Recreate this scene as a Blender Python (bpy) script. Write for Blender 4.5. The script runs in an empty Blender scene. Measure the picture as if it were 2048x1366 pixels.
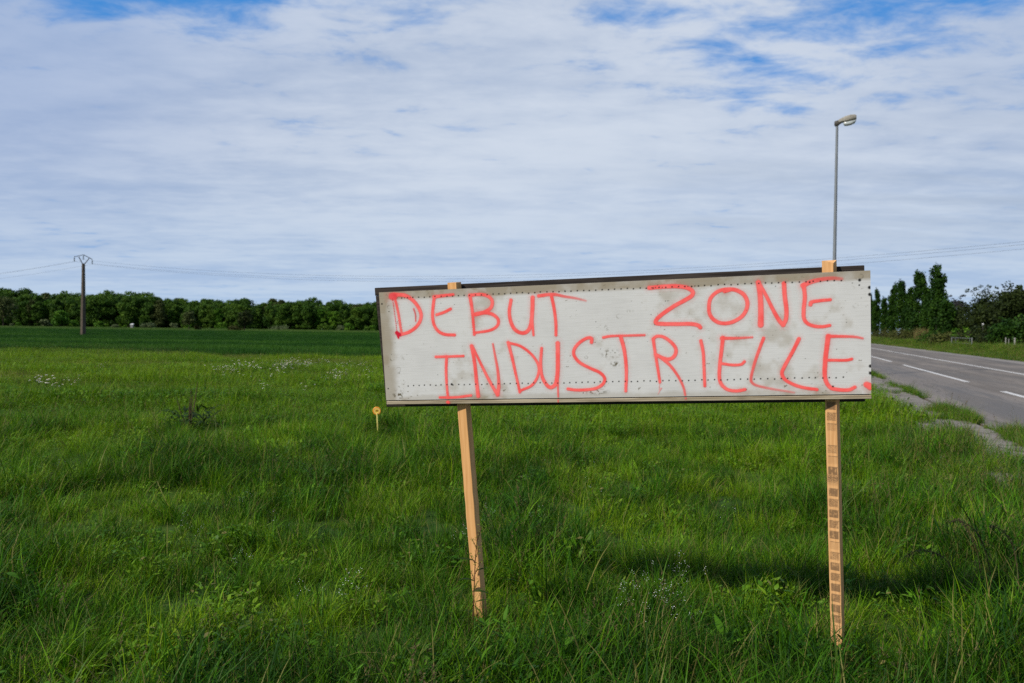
import bpy, math
import numpy as np
from mathutils import Matrix, Vector

SC = bpy.context.scene
COL = SC.collection
RNG = np.random.default_rng(7)

# ------------------------------------------------------------------ camera
EYE = 1.7
PITCH, ROLL = 25.0 / 1593.0, 0.013
cam_data = bpy.data.cameras.new("camera")
cam = bpy.data.objects.new("camera", cam_data)
COL.objects.link(cam)
cam.matrix_world = Matrix.Translation((0, 0, EYE)) @ (Matrix.Rotation(math.pi / 2 - PITCH, 4, 'X') @ Matrix.Rotation(ROLL, 4, 'Z'))
cam_data.sensor_width = 36.0
cam_data.lens = 28.0
cam_data.clip_start = 0.1
cam_data.clip_end = 20000.0
cam_data.dof.use_dof = True
cam_data.dof.focus_distance = 4.15
cam_data.dof.aperture_fstop = 3.6
SC.camera = cam

# ------------------------------------------------------------------ light
SUN_EL = math.radians(41)
SUN_AZ = math.atan2(-0.82, -0.57)            # behind the camera, to its left
SUN_DIR = Vector((math.sin(SUN_AZ) * math.cos(SUN_EL), math.cos(SUN_AZ) * math.cos(SUN_EL), math.sin(SUN_EL)))
sun_data = bpy.data.lights.new("sun", 'SUN')
sun_data.energy = 5.0
sun_data.angle = math.radians(2.0)
sun_data.color = (1.0, 0.94, 0.85)
sun = bpy.data.objects.new("sun", sun_data)
sun.rotation_euler = SUN_DIR.to_track_quat('Z', 'Y').to_euler()
COL.objects.link(sun)

SC.view_settings.view_transform = 'Standard'
SC.view_settings.look = 'None'
SC.view_settings.exposure = 0.0
SC.view_settings.gamma = 1.0
SC.render.engine = 'CYCLES'
SC.cycles.max_bounces = 6
SC.cycles.transparent_max_bounces = 8
SC.cycles.use_denoising = False
SC.cycles.use_adaptive_sampling = False


class G:
    """small helper to wire shader nodes"""
    def __init__(self, tree):
        self.t = tree
        self.n = tree.nodes
        self.n.clear()

    def node(self, kind, **kw):
        nd = self.n.new(kind)
        for k, v in kw.items():
            if k.startswith('_'):
                continue
            setattr(nd, k, v)
        return nd

    def set(self, nd, **kw):
        for k, v in kw.items():
            nd.inputs[k].default_value = v
        return nd

    def link(self, a, b):
        self.t.links.new(a, b)

    def val(self, v, sock):
        if hasattr(v, 'is_output') or hasattr(v, 'links'):
            self.link(v, sock)
        else:
            sock.default_value = v

    def math(self, op, a, b=0.0, c=None, clamp=False):
        nd = self.node('ShaderNodeMath', operation=op, use_clamp=clamp)
        self.val(a, nd.inputs[0]); self.val(b, nd.inputs[1])
        if c is not None:
            self.val(c, nd.inputs[2])
        return nd.outputs[0]

    def mix(self, f, a, b, blend='MIX'):
        nd = self.node('ShaderNodeMix', data_type='RGBA', blend_type=blend, clamp_factor=True)
        self.val(f, nd.inputs[0])
        for v, i in ((a, 6), (b, 7)):
            if isinstance(v, (tuple, list)):
                nd.inputs[i].default_value = (*v[:3], 1.0)
            else:
                self.link(v, nd.inputs[i])
        return nd.outputs[2]

    def ramp(self, f, stops, interp='LINEAR'):
        nd = self.node('ShaderNodeValToRGB')
        cr = nd.color_ramp
        cr.interpolation = interp
        while len(cr.elements) < len(stops):
            cr.elements.new(0.5)
        for e, (p, c) in zip(cr.elements, stops):
            e.position = p
            e.color = (c, c, c, 1) if isinstance(c, (int, float)) else (*c, 1)
        self.val(f, nd.inputs[0])
        return nd.outputs[0]

    def rng(self, v, a, b, c=0.0, d=1.0, smooth=True):
        nd = self.node('ShaderNodeMapRange', interpolation_type='SMOOTHSTEP' if smooth else 'LINEAR')
        self.val(v, nd.inputs[0])
        for i, x in enumerate((a, b, c, d)):
            nd.inputs[i + 1].default_value = x
        return nd.outputs[0]

    def noise(self, vec, scale, detail=4.0, rough=0.5, dist=0.0, lac=2.0):
        nd = self.node('ShaderNodeTexNoise')
        if vec is not None:
            self.link(vec, nd.inputs['Vector'])
        nd.inputs['Scale'].default_value = scale
        nd.inputs['Detail'].default_value = detail
        nd.inputs['Roughness'].default_value = rough
        nd.inputs['Distortion'].default_value = dist
        nd.inputs['Lacunarity'].default_value = lac
        return nd.outputs['Fac']

    def mapping(self, vec, loc=(0, 0, 0), rot=(0, 0, 0), scale=(1, 1, 1)):
        nd = self.node('ShaderNodeMapping')
        self.link(vec, nd.inputs[0])
        nd.inputs['Location'].default_value = loc
        nd.inputs['Rotation'].default_value = rot
        nd.inputs['Scale'].default_value = scale
        return nd.outputs[0]

    def attr(self, name, kind='GEOMETRY', out='Fac'):
        nd = self.node('ShaderNodeAttribute', attribute_name=name, attribute_type=kind)
        return nd.outputs[out]


# ------------------------------------------------------------------ sky
world = bpy.data.worlds.new("World")
SC.world = world
world.use_nodes = True
g = G(world.node_tree)
tc = g.node('ShaderNodeTexCoord')
sky = g.node('ShaderNodeTexSky', sky_type='NISHITA', sun_disc=False, sun_elevation=SUN_EL, sun_rotation=SUN_AZ,
             altitude=200.0, air_density=1.0, dust_density=0.6, ozone_density=1.6)
sep = g.node('ShaderNodeSeparateXYZ')
g.link(tc.outputs['Generated'], sep.inputs[0])
dx, dy, dz = sep.outputs
up = g.math('ADD', g.math('MAXIMUM', dz, 0.0), 0.09)
px = g.math('DIVIDE', dx, up)
py = g.math('DIVIDE', dy, up)
comb = g.node('ShaderNodeCombineXYZ')
g.link(px, comb.inputs[0]); g.link(py, comb.inputs[1])
P = comb.outputs[0]
cover = g.noise(g.mapping(P, loc=(3.1, 1.7, 0), scale=(0.62, 1.0, 1)), 1.15, 9.0, 0.56, 0.35)
puffs = g.noise(g.mapping(P, loc=(7.4, 2.2, 0.4), scale=(0.75, 1.0, 1)), 5.2, 7.0, 0.6, 0.25)
ripple = g.noise(g.mapping(P, loc=(2.4, 6.2, 3.4), rot=(0, 0, -0.1), scale=(0.45, 1.0, 1)), 9.0, 5.0, 0.6, 0.3)
bands = g.noise(g.mapping(P, loc=(1.0, 9.0, 2.0), rot=(0, 0, 0.12), scale=(0.35, 1.0, 1)), 1.7, 6.0, 0.52, 0.3)
shade = g.noise(g.mapping(P, loc=(5.2, 4.0, 5.0), scale=(0.5, 1.0, 1)), 1.4, 7.0, 0.55, 0.4)


def lobe(ax, el, wx, wz):
    """a soft patch of sky in the given direction (azimuth from +Y, elevation, widths in degrees)"""
    az = g.math('ARCTAN2', dx, dy)
    a = g.math('DIVIDE', g.math('SUBTRACT', az, math.radians(ax)), math.radians(wx))
    e = g.math('DIVIDE', g.math('SUBTRACT', g.math('ARCSINE', dz), math.radians(el)), math.radians(wz))
    r = g.math('ADD', g.math('MULTIPLY', a, a), g.math('MULTIPLY', e, e))
    return g.math('POWER', 2.718, g.math('MULTIPLY', r, -1.0))


c = g.math('ADD', g.math('MULTIPLY', cover, 0.38), g.math('MULTIPLY', puffs, 0.62))
thin = g.math('ADD', lobe(24, 20.0, 9, 2.3), g.math('MULTIPLY', lobe(-32, 21.5, 6, 2.6), 1.5))
for (a_, e_, w_, h_, k_) in ((18, 16.5, 5, 2.5, 0.75), (10, 21.6, 7, 1.2, 0.7), (-21, 20.3, 7, 1.9, 1.1), (-7, 18.2, 5, 1.4, 0.7), (-12, 22.2, 8, 1.2, 0.9), (11, 12.6, 7, 1.2, 0.45), (33, 21.5, 5, 2, 0.4), (-17, 22.5, 6, 0.8, 0.6)):
    thin = g.math('ADD', thin, g.math('MULTIPLY', lobe(a_, e_, w_, h_), k_))
c = g.math('ADD', g.math('SUBTRACT', c, g.math('MULTIPLY', thin, 0.13)), 0.075)
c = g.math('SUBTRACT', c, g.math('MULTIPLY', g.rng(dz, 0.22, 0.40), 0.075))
c = g.math('ADD', c, g.math('MULTIPLY', g.rng(dz, 0.28, 0.16, 0.0, 1.0), 0.035))
mask = g.rng(c, 0.30, 0.53)
low = g.rng(dz, 0.02, 0.24, 1.0, 0.0)
mask = g.math('MAXIMUM', mask, g.math('MULTIPLY', low, 0.92))
mask = g.math('MULTIPLY', mask, g.rng(dz, 0.42, 0.70, 1.0, 0.45))  # clouds overhead, out of view, thinned to lower the fill light
blue = g.mix(1.0, sky.outputs[0], (0.36, 0.78, 1.25), 'MULTIPLY')
deep = g.rng(dz, 0.12, 0.5, 0.0, 1.0)
blue = g.mix(0.75, blue, (0.62, 2.9, 7.3))
lum = g.math('ADD', g.math('MULTIPLY', shade, 0.32), g.math('MULTIPLY', bands, 0.30))
lum = g.math('ADD', lum, g.math('ADD', g.math('MULTIPLY', ripple, 0.11), g.math('MULTIPLY', puffs, 0.27)))
lum = g.rng(lum, 0.37, 0.60)
grey = g.mix(low, (3.55, 4.5, 6.3), (3.9, 5.25, 7.4))
white = g.mix(low, (5.9, 6.6, 7.8), (5.3, 6.45, 8.0))
cloud = g.mix(lum, grey, white)
cloud = g.mix(g.math('MULTIPLY', lobe(4, 12, 22, 6.5), 0.5), cloud, (6.7, 7.45, 8.5))
cloud = g.mix(g.math('MULTIPLY', lobe(-34, 14, 12, 8), 0.6), cloud, (3.2, 4.3, 6.7))
cloud = g.mix(g.math('MULTIPLY', lobe(-30, 22, 13, 6), 0.55), cloud, (2.7, 4.0, 6.7))
cloud = g.mix(g.math('MULTIPLY', lobe(34, 21, 10, 7), 0.5), cloud, (3.1, 4.3, 6.6))  # upper right sky darkened in its colour, standing in for lens vignette
cloud = g.mix(g.math('MULTIPLY', g.math('MULTIPLY', lobe(27, 9.5, 16, 3.2), g.rng(bands, 0.42, 0.62)), 0.75), cloud, (3.5, 4.4, 5.9))
cloud = g.mix(g.rng(dz, 0.0, 0.055, 0.75, 0.0), cloud, (4.1, 5.7, 7.9))
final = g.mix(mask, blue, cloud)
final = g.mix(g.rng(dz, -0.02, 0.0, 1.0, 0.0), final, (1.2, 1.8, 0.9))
final = g.mix(g.rng(dy, 0.1, -0.35, 0.0, 1.0, False), final, g.mix(1.0, final, (0.68, 0.70, 0.73), 'MULTIPLY'))   # unseen sky behind the viewer dimmed, added to cut fill light
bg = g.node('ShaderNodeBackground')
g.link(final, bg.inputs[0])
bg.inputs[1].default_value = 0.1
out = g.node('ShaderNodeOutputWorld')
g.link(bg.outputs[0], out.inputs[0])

# ------------------------------------------------------------------ helpers
TH = math.radians(18.7)                         # heading of the road, to the right of the view
RN = np.array([math.cos(TH), -math.sin(TH)])    # across the road
RT = np.array([math.sin(TH), math.cos(TH)])     # along the road


def road_xy(d, s):
    return RN * d + RT * s


def smooth(a, b, x):
    t = np.clip((x - a) / (b - a), 0, 1)
    return t * t * (3 - 2 * t)


def fbm(x, y, seed, octaves=4, freq=1.0):
    """value noise in numpy, about 0..1"""
    r = np.random.default_rng(seed)
    out = np.zeros_like(x, dtype=float); amp, tot = 1.0, 0.0
    for o in range(octaves):
        T = r.random((64, 64))
        u, v = x * freq + 13.7 * o, y * freq + 7.3 * o
        i, j = np.floor(u).astype(int), np.floor(v).astype(int)
        fu, fv = u - i, v - j
        fu, fv = fu * fu * (3 - 2 * fu), fv * fv * (3 - 2 * fv)
        i0, i1, j0, j1 = i % 64, (i + 1) % 64, j % 64, (j + 1) % 64
        out += amp * ((T[i0, j0] * (1 - fu) + T[i1, j0] * fu) * (1 - fv) + (T[i0, j1] * (1 - fu) + T[i1, j1] * fu) * fv)
        tot += amp; amp *= 0.5; freq *= 2.0
    return out / tot


def ground_z(x, y):
    x, y = np.asarray(x, float), np.asarray(y, float)
    d = x * RN[0] + y * RN[1]
    near = 1 - smooth(1.2, 2.3, d)
    near = np.maximum(near, smooth(15.4, 17.0, d))
    near = near * (1 - smooth(60, 90, np.hypot(x, y)))
    bump = (fbm(x, y, 3, 3, 0.45) - 0.5) * 0.24 + (fbm(x, y, 5, 2, 1.9) - 0.5) * 0.05
    return -0.05 + near * (0.05 + bump) + 0.5 * smooth(15.6, 18.3, d) + 0.05 * smooth(90, 140, np.hypot(x, y)) * (1 - smooth(1.2, 2.3, d))


def mesh_data(name, V, polys, mats=(), mat_idx=None, attrs=None, smooth_shade=False, uv=None):
    V = np.asarray(V, np.float32)
    polys = [np.asarray(p, np.int32) for p in polys if len(p)]
    me = bpy.data.meshes.new(name)
    me.vertices.add(len(V))
    me.vertices.foreach_set('co', V.ravel())
    loops = np.concatenate([p.ravel() for p in polys]) if polys else np.zeros(0, np.int32)
    sizes = np.concatenate([np.full(len(p), p.shape[1], np.int32) for p in polys]) if polys else np.zeros(0, np.int32)
    if len(sizes):
        me.loops.add(len(loops))
        me.loops.foreach_set('vertex_index', loops)
        me.polygons.add(len(sizes))
        starts = np.concatenate([[0], np.cumsum(sizes)[:-1]]).astype(np.int32)
        me.polygons.foreach_set('loop_start', starts)
        me.polygons.foreach_set('loop_total', sizes)
        if mat_idx is not None:
            me.polygons.foreach_set('material_index', np.asarray(mat_idx, np.int32))
        me.polygons.foreach_set('use_smooth', np.full(len(sizes), smooth_shade))
    for k, v in (attrs or {}).items():
        v = np.asarray(v)
        if v.ndim == 2 and v.shape[1] == 3:
            a = me.attributes.new(k, 'FLOAT_VECTOR', 'POINT'); a.data.foreach_set('vector', v.astype(np.float32).ravel())
        elif v.dtype.kind == 'i':
            a = me.attributes.new(k, 'INT', 'POINT'); a.data.foreach_set('value', v.astype(np.int32))
        else:
            a = me.attributes.new(k, 'FLOAT', 'POINT'); a.data.foreach_set('value', v.astype(np.float32))
    if uv is not None:
        l = me.uv_layers.new(name='UVMap'); l.data.foreach_set('uv', np.asarray(uv, np.float32).ravel())
    for m in mats:
        me.materials.append(m)
    me.update(calc_edges=True)
    me.validate()
    return me


def link(name, me, parent=None):
    o = bpy.data.objects.new(name, me)
    COL.objects.link(o)
    if parent is not None:
        o.parent = parent
    return o


def tag(o, label=None, cat=None, group=None, kind=None):
    for k, v in (('label', label), ('category', cat), ('group', group), ('kind', kind)):
        if v:
            o[k] = v
    return o


def empty(name, loc, label, cat, group=None, rz=0.0):
    o = bpy.data.objects.new(name, None)
    o.empty_display_size = 0.3
    COL.objects.link(o)
    o.location = loc
    o.rotation_euler = (0, 0, rz)
    return tag(o, label, cat, group)


class MB:
    """collects simple solids into one mesh"""
    def __init__(self):
        self.V, self.P, self.M, self.n = [], {}, {}, 0

    def add(self, V, F, m=0):
        V = np.asarray(V, float)
        for f in F:
            k = len(f)
            self.P.setdefault(k, []).append([i + self.n for i in f]); self.M.setdefault(k, []).append(m)
        self.V.append(V); self.n += len(V)

    def box(self, lo, hi, m=0, bev=0.0, rot=None, off=(0, 0, 0)):
        lo, hi = np.asarray(lo, float), np.asarray(hi, float)
        c, h = (lo + hi) / 2, (hi - lo) / 2
        b = min(bev, *(h * 0.45))
        if b <= 0:
            V = np.array([[x, y, z] for x in (-1, 1) for y in (-1, 1) for z in (-1, 1)]) * h
            F = [(0, 1, 3, 2), (4, 6, 7, 5), (0, 4, 5, 1), (2, 3, 7, 6), (0, 2, 6, 4), (1, 5, 7, 3)]
        else:
            V, ix = [], {}
            for sx in (-1, 1):
                for sy in (-1, 1):
                    for sz in (-1, 1):
                        s = np.array([sx, sy, sz])
                        for a in range(3):
                            v = s * (h - b); v[a] = s[a] * h[a]
                            ix[(sx, sy, sz, a)] = len(V); V.append(v)
            V = np.array(V); F = []
            for a in range(3):
                o1, o2 = (a + 1) % 3, (a + 2) % 3
                for s in (-1, 1):
                    q = []
                    for (u, w) in ((-1, -1), (1, -1), (1, 1), (-1, 1)):
                        k = [0, 0, 0]; k[a] = s; k[o1] = u; k[o2] = w
                        q.append(ix[(*k, a)])
                    F.append(q if s > 0 else q[::-1])
            for a in range(3):
                o1, o2 = (a + 1) % 3, (a + 2) % 3
                for u in (-1, 1):
                    for w in (-1, 1):
                        k0, k1 = [0, 0, 0], [0, 0, 0]
                        k0[a], k1[a] = -1, 1
                        k0[o1] = k1[o1] = u; k0[o2] = k1[o2] = w
                        q = [ix[(*k0, o1)], ix[(*k1, o1)], ix[(*k1, o2)], ix[(*k0, o2)]]
                        F.append(q if u * w > 0 else q[::-1])
            for key in {k[:3] for k in ix}:
                q = [ix[(*key, a)] for a in range(3)]
                F.append(q if key[0] * key[1] * key[2] > 0 else q[::-1])
        V = V + c
        if rot is not None:
            V = V @ np.asarray(rot, float).T
        self.add(V + np.asarray(off, float), F, m)
        return self

    def tube(self, pts, r, n=8, m=0, caps=True, sq=None):
        pts = np.asarray(pts, float)
        rr = np.broadcast_to(np.asarray(r, float), (len(pts),))
        V, F = [], []
        tan = np.gradient(pts, axis=0)
        tan /= np.linalg.norm(tan, axis=1)[:, None]
        ref = np.array([0, 0, 1.0]) if abs(tan[0][2]) < 0.9 else np.array([1.0, 0, 0])
        for p, t, q in zip(pts, tan, rr):
            a = np.cross(t, ref); a /= np.linalg.norm(a); b = np.cross(t, a)
            ang = np.arange(n) * 2 * math.pi / n + (math.pi / n)
            V.append(p + q * (np.cos(ang)[:, None] * a + np.sin(ang)[:, None] * b))
        for i in range(len(pts) - 1):
            for k in range(n):
                F.append((i * n + k, (i + 1) * n + k, (i + 1) * n + (k + 1) % n, i * n + (k + 1) % n))
        if caps:
            F.append(tuple(range(n))); F.append(tuple((len(pts) - 1) * n + k for k in range(n))[::-1])
        self.add(np.concatenate(V), F, m)
        return self

    def loft(self, rings, m=0, caps=True):
        n = len(rings[0]); F = []
        for i in range(len(rings) - 1):
            for k in range(n):
                F.append((i * n + k, i * n + (k + 1) % n, (i + 1) * n + (k + 1) % n, (i + 1) * n + k))
        if caps:
            F.append(tuple(range(n))[::-1]); F.append(tuple((len(rings) - 1) * n + k for k in range(n)))
        self.add(np.concatenate([np.asarray(q, float) for q in rings]), F, m)
        return self

    def build(self, name, mats, parent=None, smooth_shade=False):
        ks = sorted(self.P)
        me = mesh_data(name, np.concatenate(self.V), [self.P[k] for k in ks], mats if isinstance(mats, (list, tuple)) else (mats,),
                       [m for k in ks for m in self.M[k]], smooth_shade=smooth_shade)
        o = link(name, me, parent)
        if smooth_shade:
            me.set_sharp_from_angle(angle=math.radians(40))
        return o


def mat(name):
    m = bpy.data.materials.new(name)
    m.use_nodes = True
    return m, G(m.node_tree)


def finish(g, color, rough=0.7, spec=0.3, bump=None, bump_d=0.01, bump_s=0.5, transl=None, metal=0.0, alpha=None):
    b = g.node('ShaderNodeBsdfPrincipled')
    g.val((*color, 1.0) if isinstance(color, tuple) else color, b.inputs['Base Color'])
    g.val(rough, b.inputs['Roughness'])
    b.inputs['Specular IOR Level'].default_value = spec
    b.inputs['Metallic'].default_value = metal
    if alpha is not None:
        g.val(alpha, b.inputs['Alpha'])
    if bump is not None:
        bn = g.node('ShaderNodeBump')
        bn.inputs['Distance'].default_value = bump_d
        bn.inputs['Strength'].default_value = bump_s
        g.link(bump, bn.inputs['Height'])
        g.link(bn.outputs[0], b.inputs['Normal'])
    sh = b.outputs[0]
    if transl is not None:
        t = g.node('ShaderNodeBsdfTranslucent')
        g.val(color if not isinstance(color, tuple) else (*color, 1.0), t.inputs[0])
        mx = g.node('ShaderNodeMixShader')
        mx.inputs[0].default_value = transl
        g.link(sh, mx.inputs[1]); g.link(t.outputs[0], mx.inputs[2])
        sh = mx.outputs[0]
    o = g.node('ShaderNodeOutputMaterial')
    g.link(sh, o.inputs[0])


def plain(name, c, rough=0.6, spec=0.3, metal=0.0, vary=0.25, scale=8.0):
    """a paint / metal / concrete surface with some uneven wear"""
    m, g = mat(name)
    tc = g.node('ShaderNodeTexCoord')
    n = g.noise(tc.outputs['Object'], scale, 6.0, 0.6)
    f = g.rng(n, 0.3, 0.7, 0, 1, False)
    lo = tuple(x * (1 - vary) for x in c); hi = tuple(min(1, x * (1 + vary)) for x in c)
    finish(g, g.mix(f, lo, hi), rough, spec, metal=metal)
    return m

# ------------------------------------------------------------------ ground, road, pavement
def axis(lo, hi, fine_lo, fine_hi, step, grow=1.18):
    a = list(np.arange(fine_lo, fine_hi + 1e-6, step))
    s = step
    while a[-1] < hi:
        s *= grow; a.append(a[-1] + s)
    s = step
    while a[0] > lo:
        s *= grow; a.insert(0, a[0] - s)
    return np.array(a)


def sheet(xs, ys, zf):
    X, Y = np.meshgrid(xs, ys, indexing='ij')
    V = np.stack([X, Y, zf(X, Y)], -1).reshape(-1, 3)
    n, m = len(xs), len(ys)
    i, j = np.meshgrid(np.arange(n - 1), np.arange(m - 1), indexing='ij')
    a = (i * m + j).ravel()
    return V, np.stack([a, a + m, a + m + 1, a + 1], 1)


m_soil, g = mat("soil under grass")
tc = g.node('ShaderNodeTexCoord')
n1 = g.noise(tc.outputs['Object'], 0.35, 6, 0.6)
n2 = g.noise(tc.outputs['Object'], 9.0, 5, 0.65)
c = g.mix(g.rng(n1, 0.35, 0.65), (0.022, 0.055, 0.008), (0.05, 0.085, 0.012))
c = g.mix(g.rng(n2, 0.5, 0.75, 0, 0.6), c, (0.05, 0.045, 0.02))
finish(g, c, 0.95, 0.1, bump=n2, bump_d=0.05)
V, F = sheet(axis(-6000, 6000, -36, 36, 0.6), axis(-300, 9000, 0, 60, 0.6), ground_z)
tag(link("ground", mesh_data("ground", V, [F], (m_soil,), smooth_shade=True)), kind='structure')


def strip(name, d0, d1, s0, s1, zf, mats, nd=6, step=1.0, thick=0.12, wob=None):
    """a slab lying along the road, from d0 to d1 across it; zf(d, s) is its top"""
    s = np.arange(s0, s1 + step * 0.5, step)
    S = np.repeat(s[:, None], nd + 1, 1)
    D = np.repeat(np.linspace(0, 1, nd + 1)[None], len(s), 0)
    a, b = (np.full(len(s), d0), np.full(len(s), d1)) if wob is None else wob(s)
    D = a[:, None] + (b - a)[:, None] * D
    Z = zf(D, S)
    XY = D[..., None] * RN + S[..., None] * RT
    top = np.concatenate([XY, Z[..., None]], -1)
    bot_a = top[:, 0] - [0, 0, thick]; bot_b = top[:, -1] - [0, 0, thick]
    G_ = np.concatenate([bot_a[:, None], top, bot_b[:, None]], 1)
    n, m = G_.shape[:2]
    i, j = np.meshgrid(np.arange(n - 1), np.arange(m - 1), indexing='ij')
    q = (i * m + j).ravel()
    F = np.stack([q, q + 1, q + m + 1, q + m], 1)
    UV = np.stack([D, S], -1)
    UV = np.concatenate([UV[:, :1], UV, UV[:, -1:]], 1).reshape(-1, 2)
    me = mesh_data(name, G_.reshape(-1, 3), [F], mats, uv=UV[F.ravel()])
    return tag(link(name, me), kind='structure')


def road_z(d, s):
    return 0.03 + 0.05 * (1 - ((d - 9.3) / 5.6) ** 2) + 0 * s


m_road, g = mat("worn asphalt")
uvn = g.node('ShaderNodeUVMap', uv_map='UVMap')
sp = g.node('ShaderNodeSeparateXYZ'); g.link(uvn.outputs[0], sp.inputs[0])
tc = g.node('ShaderNodeTexCoord')
grain = g.noise(tc.outputs['Object'], 55.0, 4, 0.7)
blot = g.noise(g.mapping(uvn.outputs[0], scale=(1.2, 0.12, 1)), 1.0, 6, 0.6)
spots = g.noise(tc.outputs['Object'], 7.0, 5, 0.7)
c = g.mix(g.rng(blot, 0.35, 0.65), (0.125, 0.104, 0.084), (0.205, 0.17, 0.137))
for d in (6.75, 8.35, 10.6, 12.4):                       # wheel tracks worn darker
    t = g.rng(g.math('ABSOLUTE', g.math('SUBTRACT', sp.outputs[0], d)), 0.05, 0.55, 1, 0)
    c = g.mix(g.math('MULTIPLY', t, 0.35), c, (0.105, 0.092, 0.08))
pale = g.math('MAXIMUM', g.rng(sp.outputs[0], 13.1, 13.5), g.math('MULTIPLY', g.rng(sp.outputs[0], 5.75, 5.9, 1, 0), 0.35))
c = g.mix(g.math('MULTIPLY', pale, 0.8), c, (0.25, 0.222, 0.198))
patch = g.noise(g.mapping(uvn.outputs[0], loc=(3, 5, 0), scale=(0.9, 0.07, 1)), 1.0, 5, 0.55)
c = g.mix(g.rng(patch, 0.55, 0.57, 0, 0.45), c, (0.085, 0.078, 0.07))
c = g.mix(g.rng(g.math('ABSOLUTE', g.math('SUBTRACT', patch, 0.5)), 0.0, 0.006, 0.7, 0), c, (0.05, 0.045, 0.04))
c = g.mix(g.rng(spots, 0.56, 0.72, 0, 0.5), c, (0.3, 0.275, 0.235))
c = g.mix(g.rng(grain, 0.3, 0.7, 0, 0.5), c, (0.085, 0.075, 0.065))
c = g.mix(g.rng(grain, 0.62, 0.74, 0, 0.7), c, (0.42, 0.39, 0.34))
dark = g.math('MULTIPLY', g.rng(sp.outputs[0], 3.9, 4.6, 0, 1), g.rng(sp.outputs[0], 5.2, 5.8, 1, 0))
c = g.mix(g.math('MULTIPLY', g.math('MULTIPLY', dark, g.rng(blot, 0.42, 0.55)), 0.55), c, (0.085, 0.082, 0.08))
finish(g, c, 0.85, 0.25, bump=grain, bump_d=0.01)


def ragged(d0, d1, amp, seed):
    def f(s):
        r0 = (fbm(s * 1.0, s * 0 + 3, seed, 4, 0.7) - 0.5) * 2 * amp
        r1 = (fbm(s * 1.0, s * 0 + 9, seed + 1, 4, 0.5) - 0.5) * 2 * amp
        return d0 + r0, d1 + r1
    return f


strip("road", 3.55, 14.7, -40, 900, road_z, (m_road,), nd=14, step=0.5, thick=0.2, wob=ragged(3.55, 14.7, 0.16, 21))

m_line, g = mat("worn white road paint")
tc = g.node('ShaderNodeTexCoord')
n = g.noise(tc.outputs['Object'], 14.0, 6, 0.7)
finish(g, g.mix(g.rng(n, 0.42, 0.66), (0.58, 0.565, 0.53), (0.26, 0.235, 0.205)), 0.7, 0.3)
paint_z = lambda d, s: road_z(d, s) + 0.006
strip("centre_line", 9.5, 9.68, -40, 900, paint_z, (m_line,), nd=1, thick=0.002)
s = -10.0
for k in range(9):
    a = 46.87 - 20.08 + (k - 2) * -20.08
    if k >= 5:
        a = 46.87 + 4.72 + (k - 5) * 20.4
    else:
        a = 26.79 - 15.7 - (k - 1) * 20.08 if k else 31.2
    strip("edge_line", 6.05, 6.23, a, a + 15.7, paint_z, (m_line,), nd=1, step=0.5, thick=0.002)

m_conc, g = mat("weathered concrete paving")
tc = g.node('ShaderNodeTexCoord')
a1 = g.noise(tc.outputs['Object'], 1.6, 7, 0.65)
a2 = g.noise(tc.outputs['Object'], 40.0, 4, 0.7)
vor = g.node('ShaderNodeTexVoronoi', feature='DISTANCE_TO_EDGE')
g.link(g.mapping(tc.outputs['Object'], scale=(1, 1, 0.2)), vor.inputs['Vector']); vor.inputs['Scale'].default_value = 0.9
crack = g.rng(g.math('ADD', vor.outputs['Distance'], g.math('MULTIPLY', g.math('SUBTRACT', a1, 0.5), 0.06)), 0.004, 0.018, 1, 0)
c = g.mix(g.rng(a1, 0.3, 0.7), (0.135, 0.118, 0.098), (0.24, 0.212, 0.18))
c = g.mix(g.rng(a2, 0.45, 0.75, 0, 0.6), c, (0.12, 0.105, 0.085))
c = g.mix(g.math('MULTIPLY', crack, 0.9), c, (0.05, 0.045, 0.03))
finish(g, c, 0.9, 0.2, bump=g.math('SUBTRACT', a2, g.math('MULTIPLY', crack, 2.0)), bump_d=0.015)
walk_z = lambda d, s: 0.075 + (fbm(d * 0.8, s * 0.8, 31, 3) - 0.5) * 0.05
strip("pavement", 2.3, 3.42, -40, 300, walk_z, (m_conc,), nd=8, step=0.35, thick=0.2, wob=ragged(2.3, 3.4, 0.1, 41))

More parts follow.
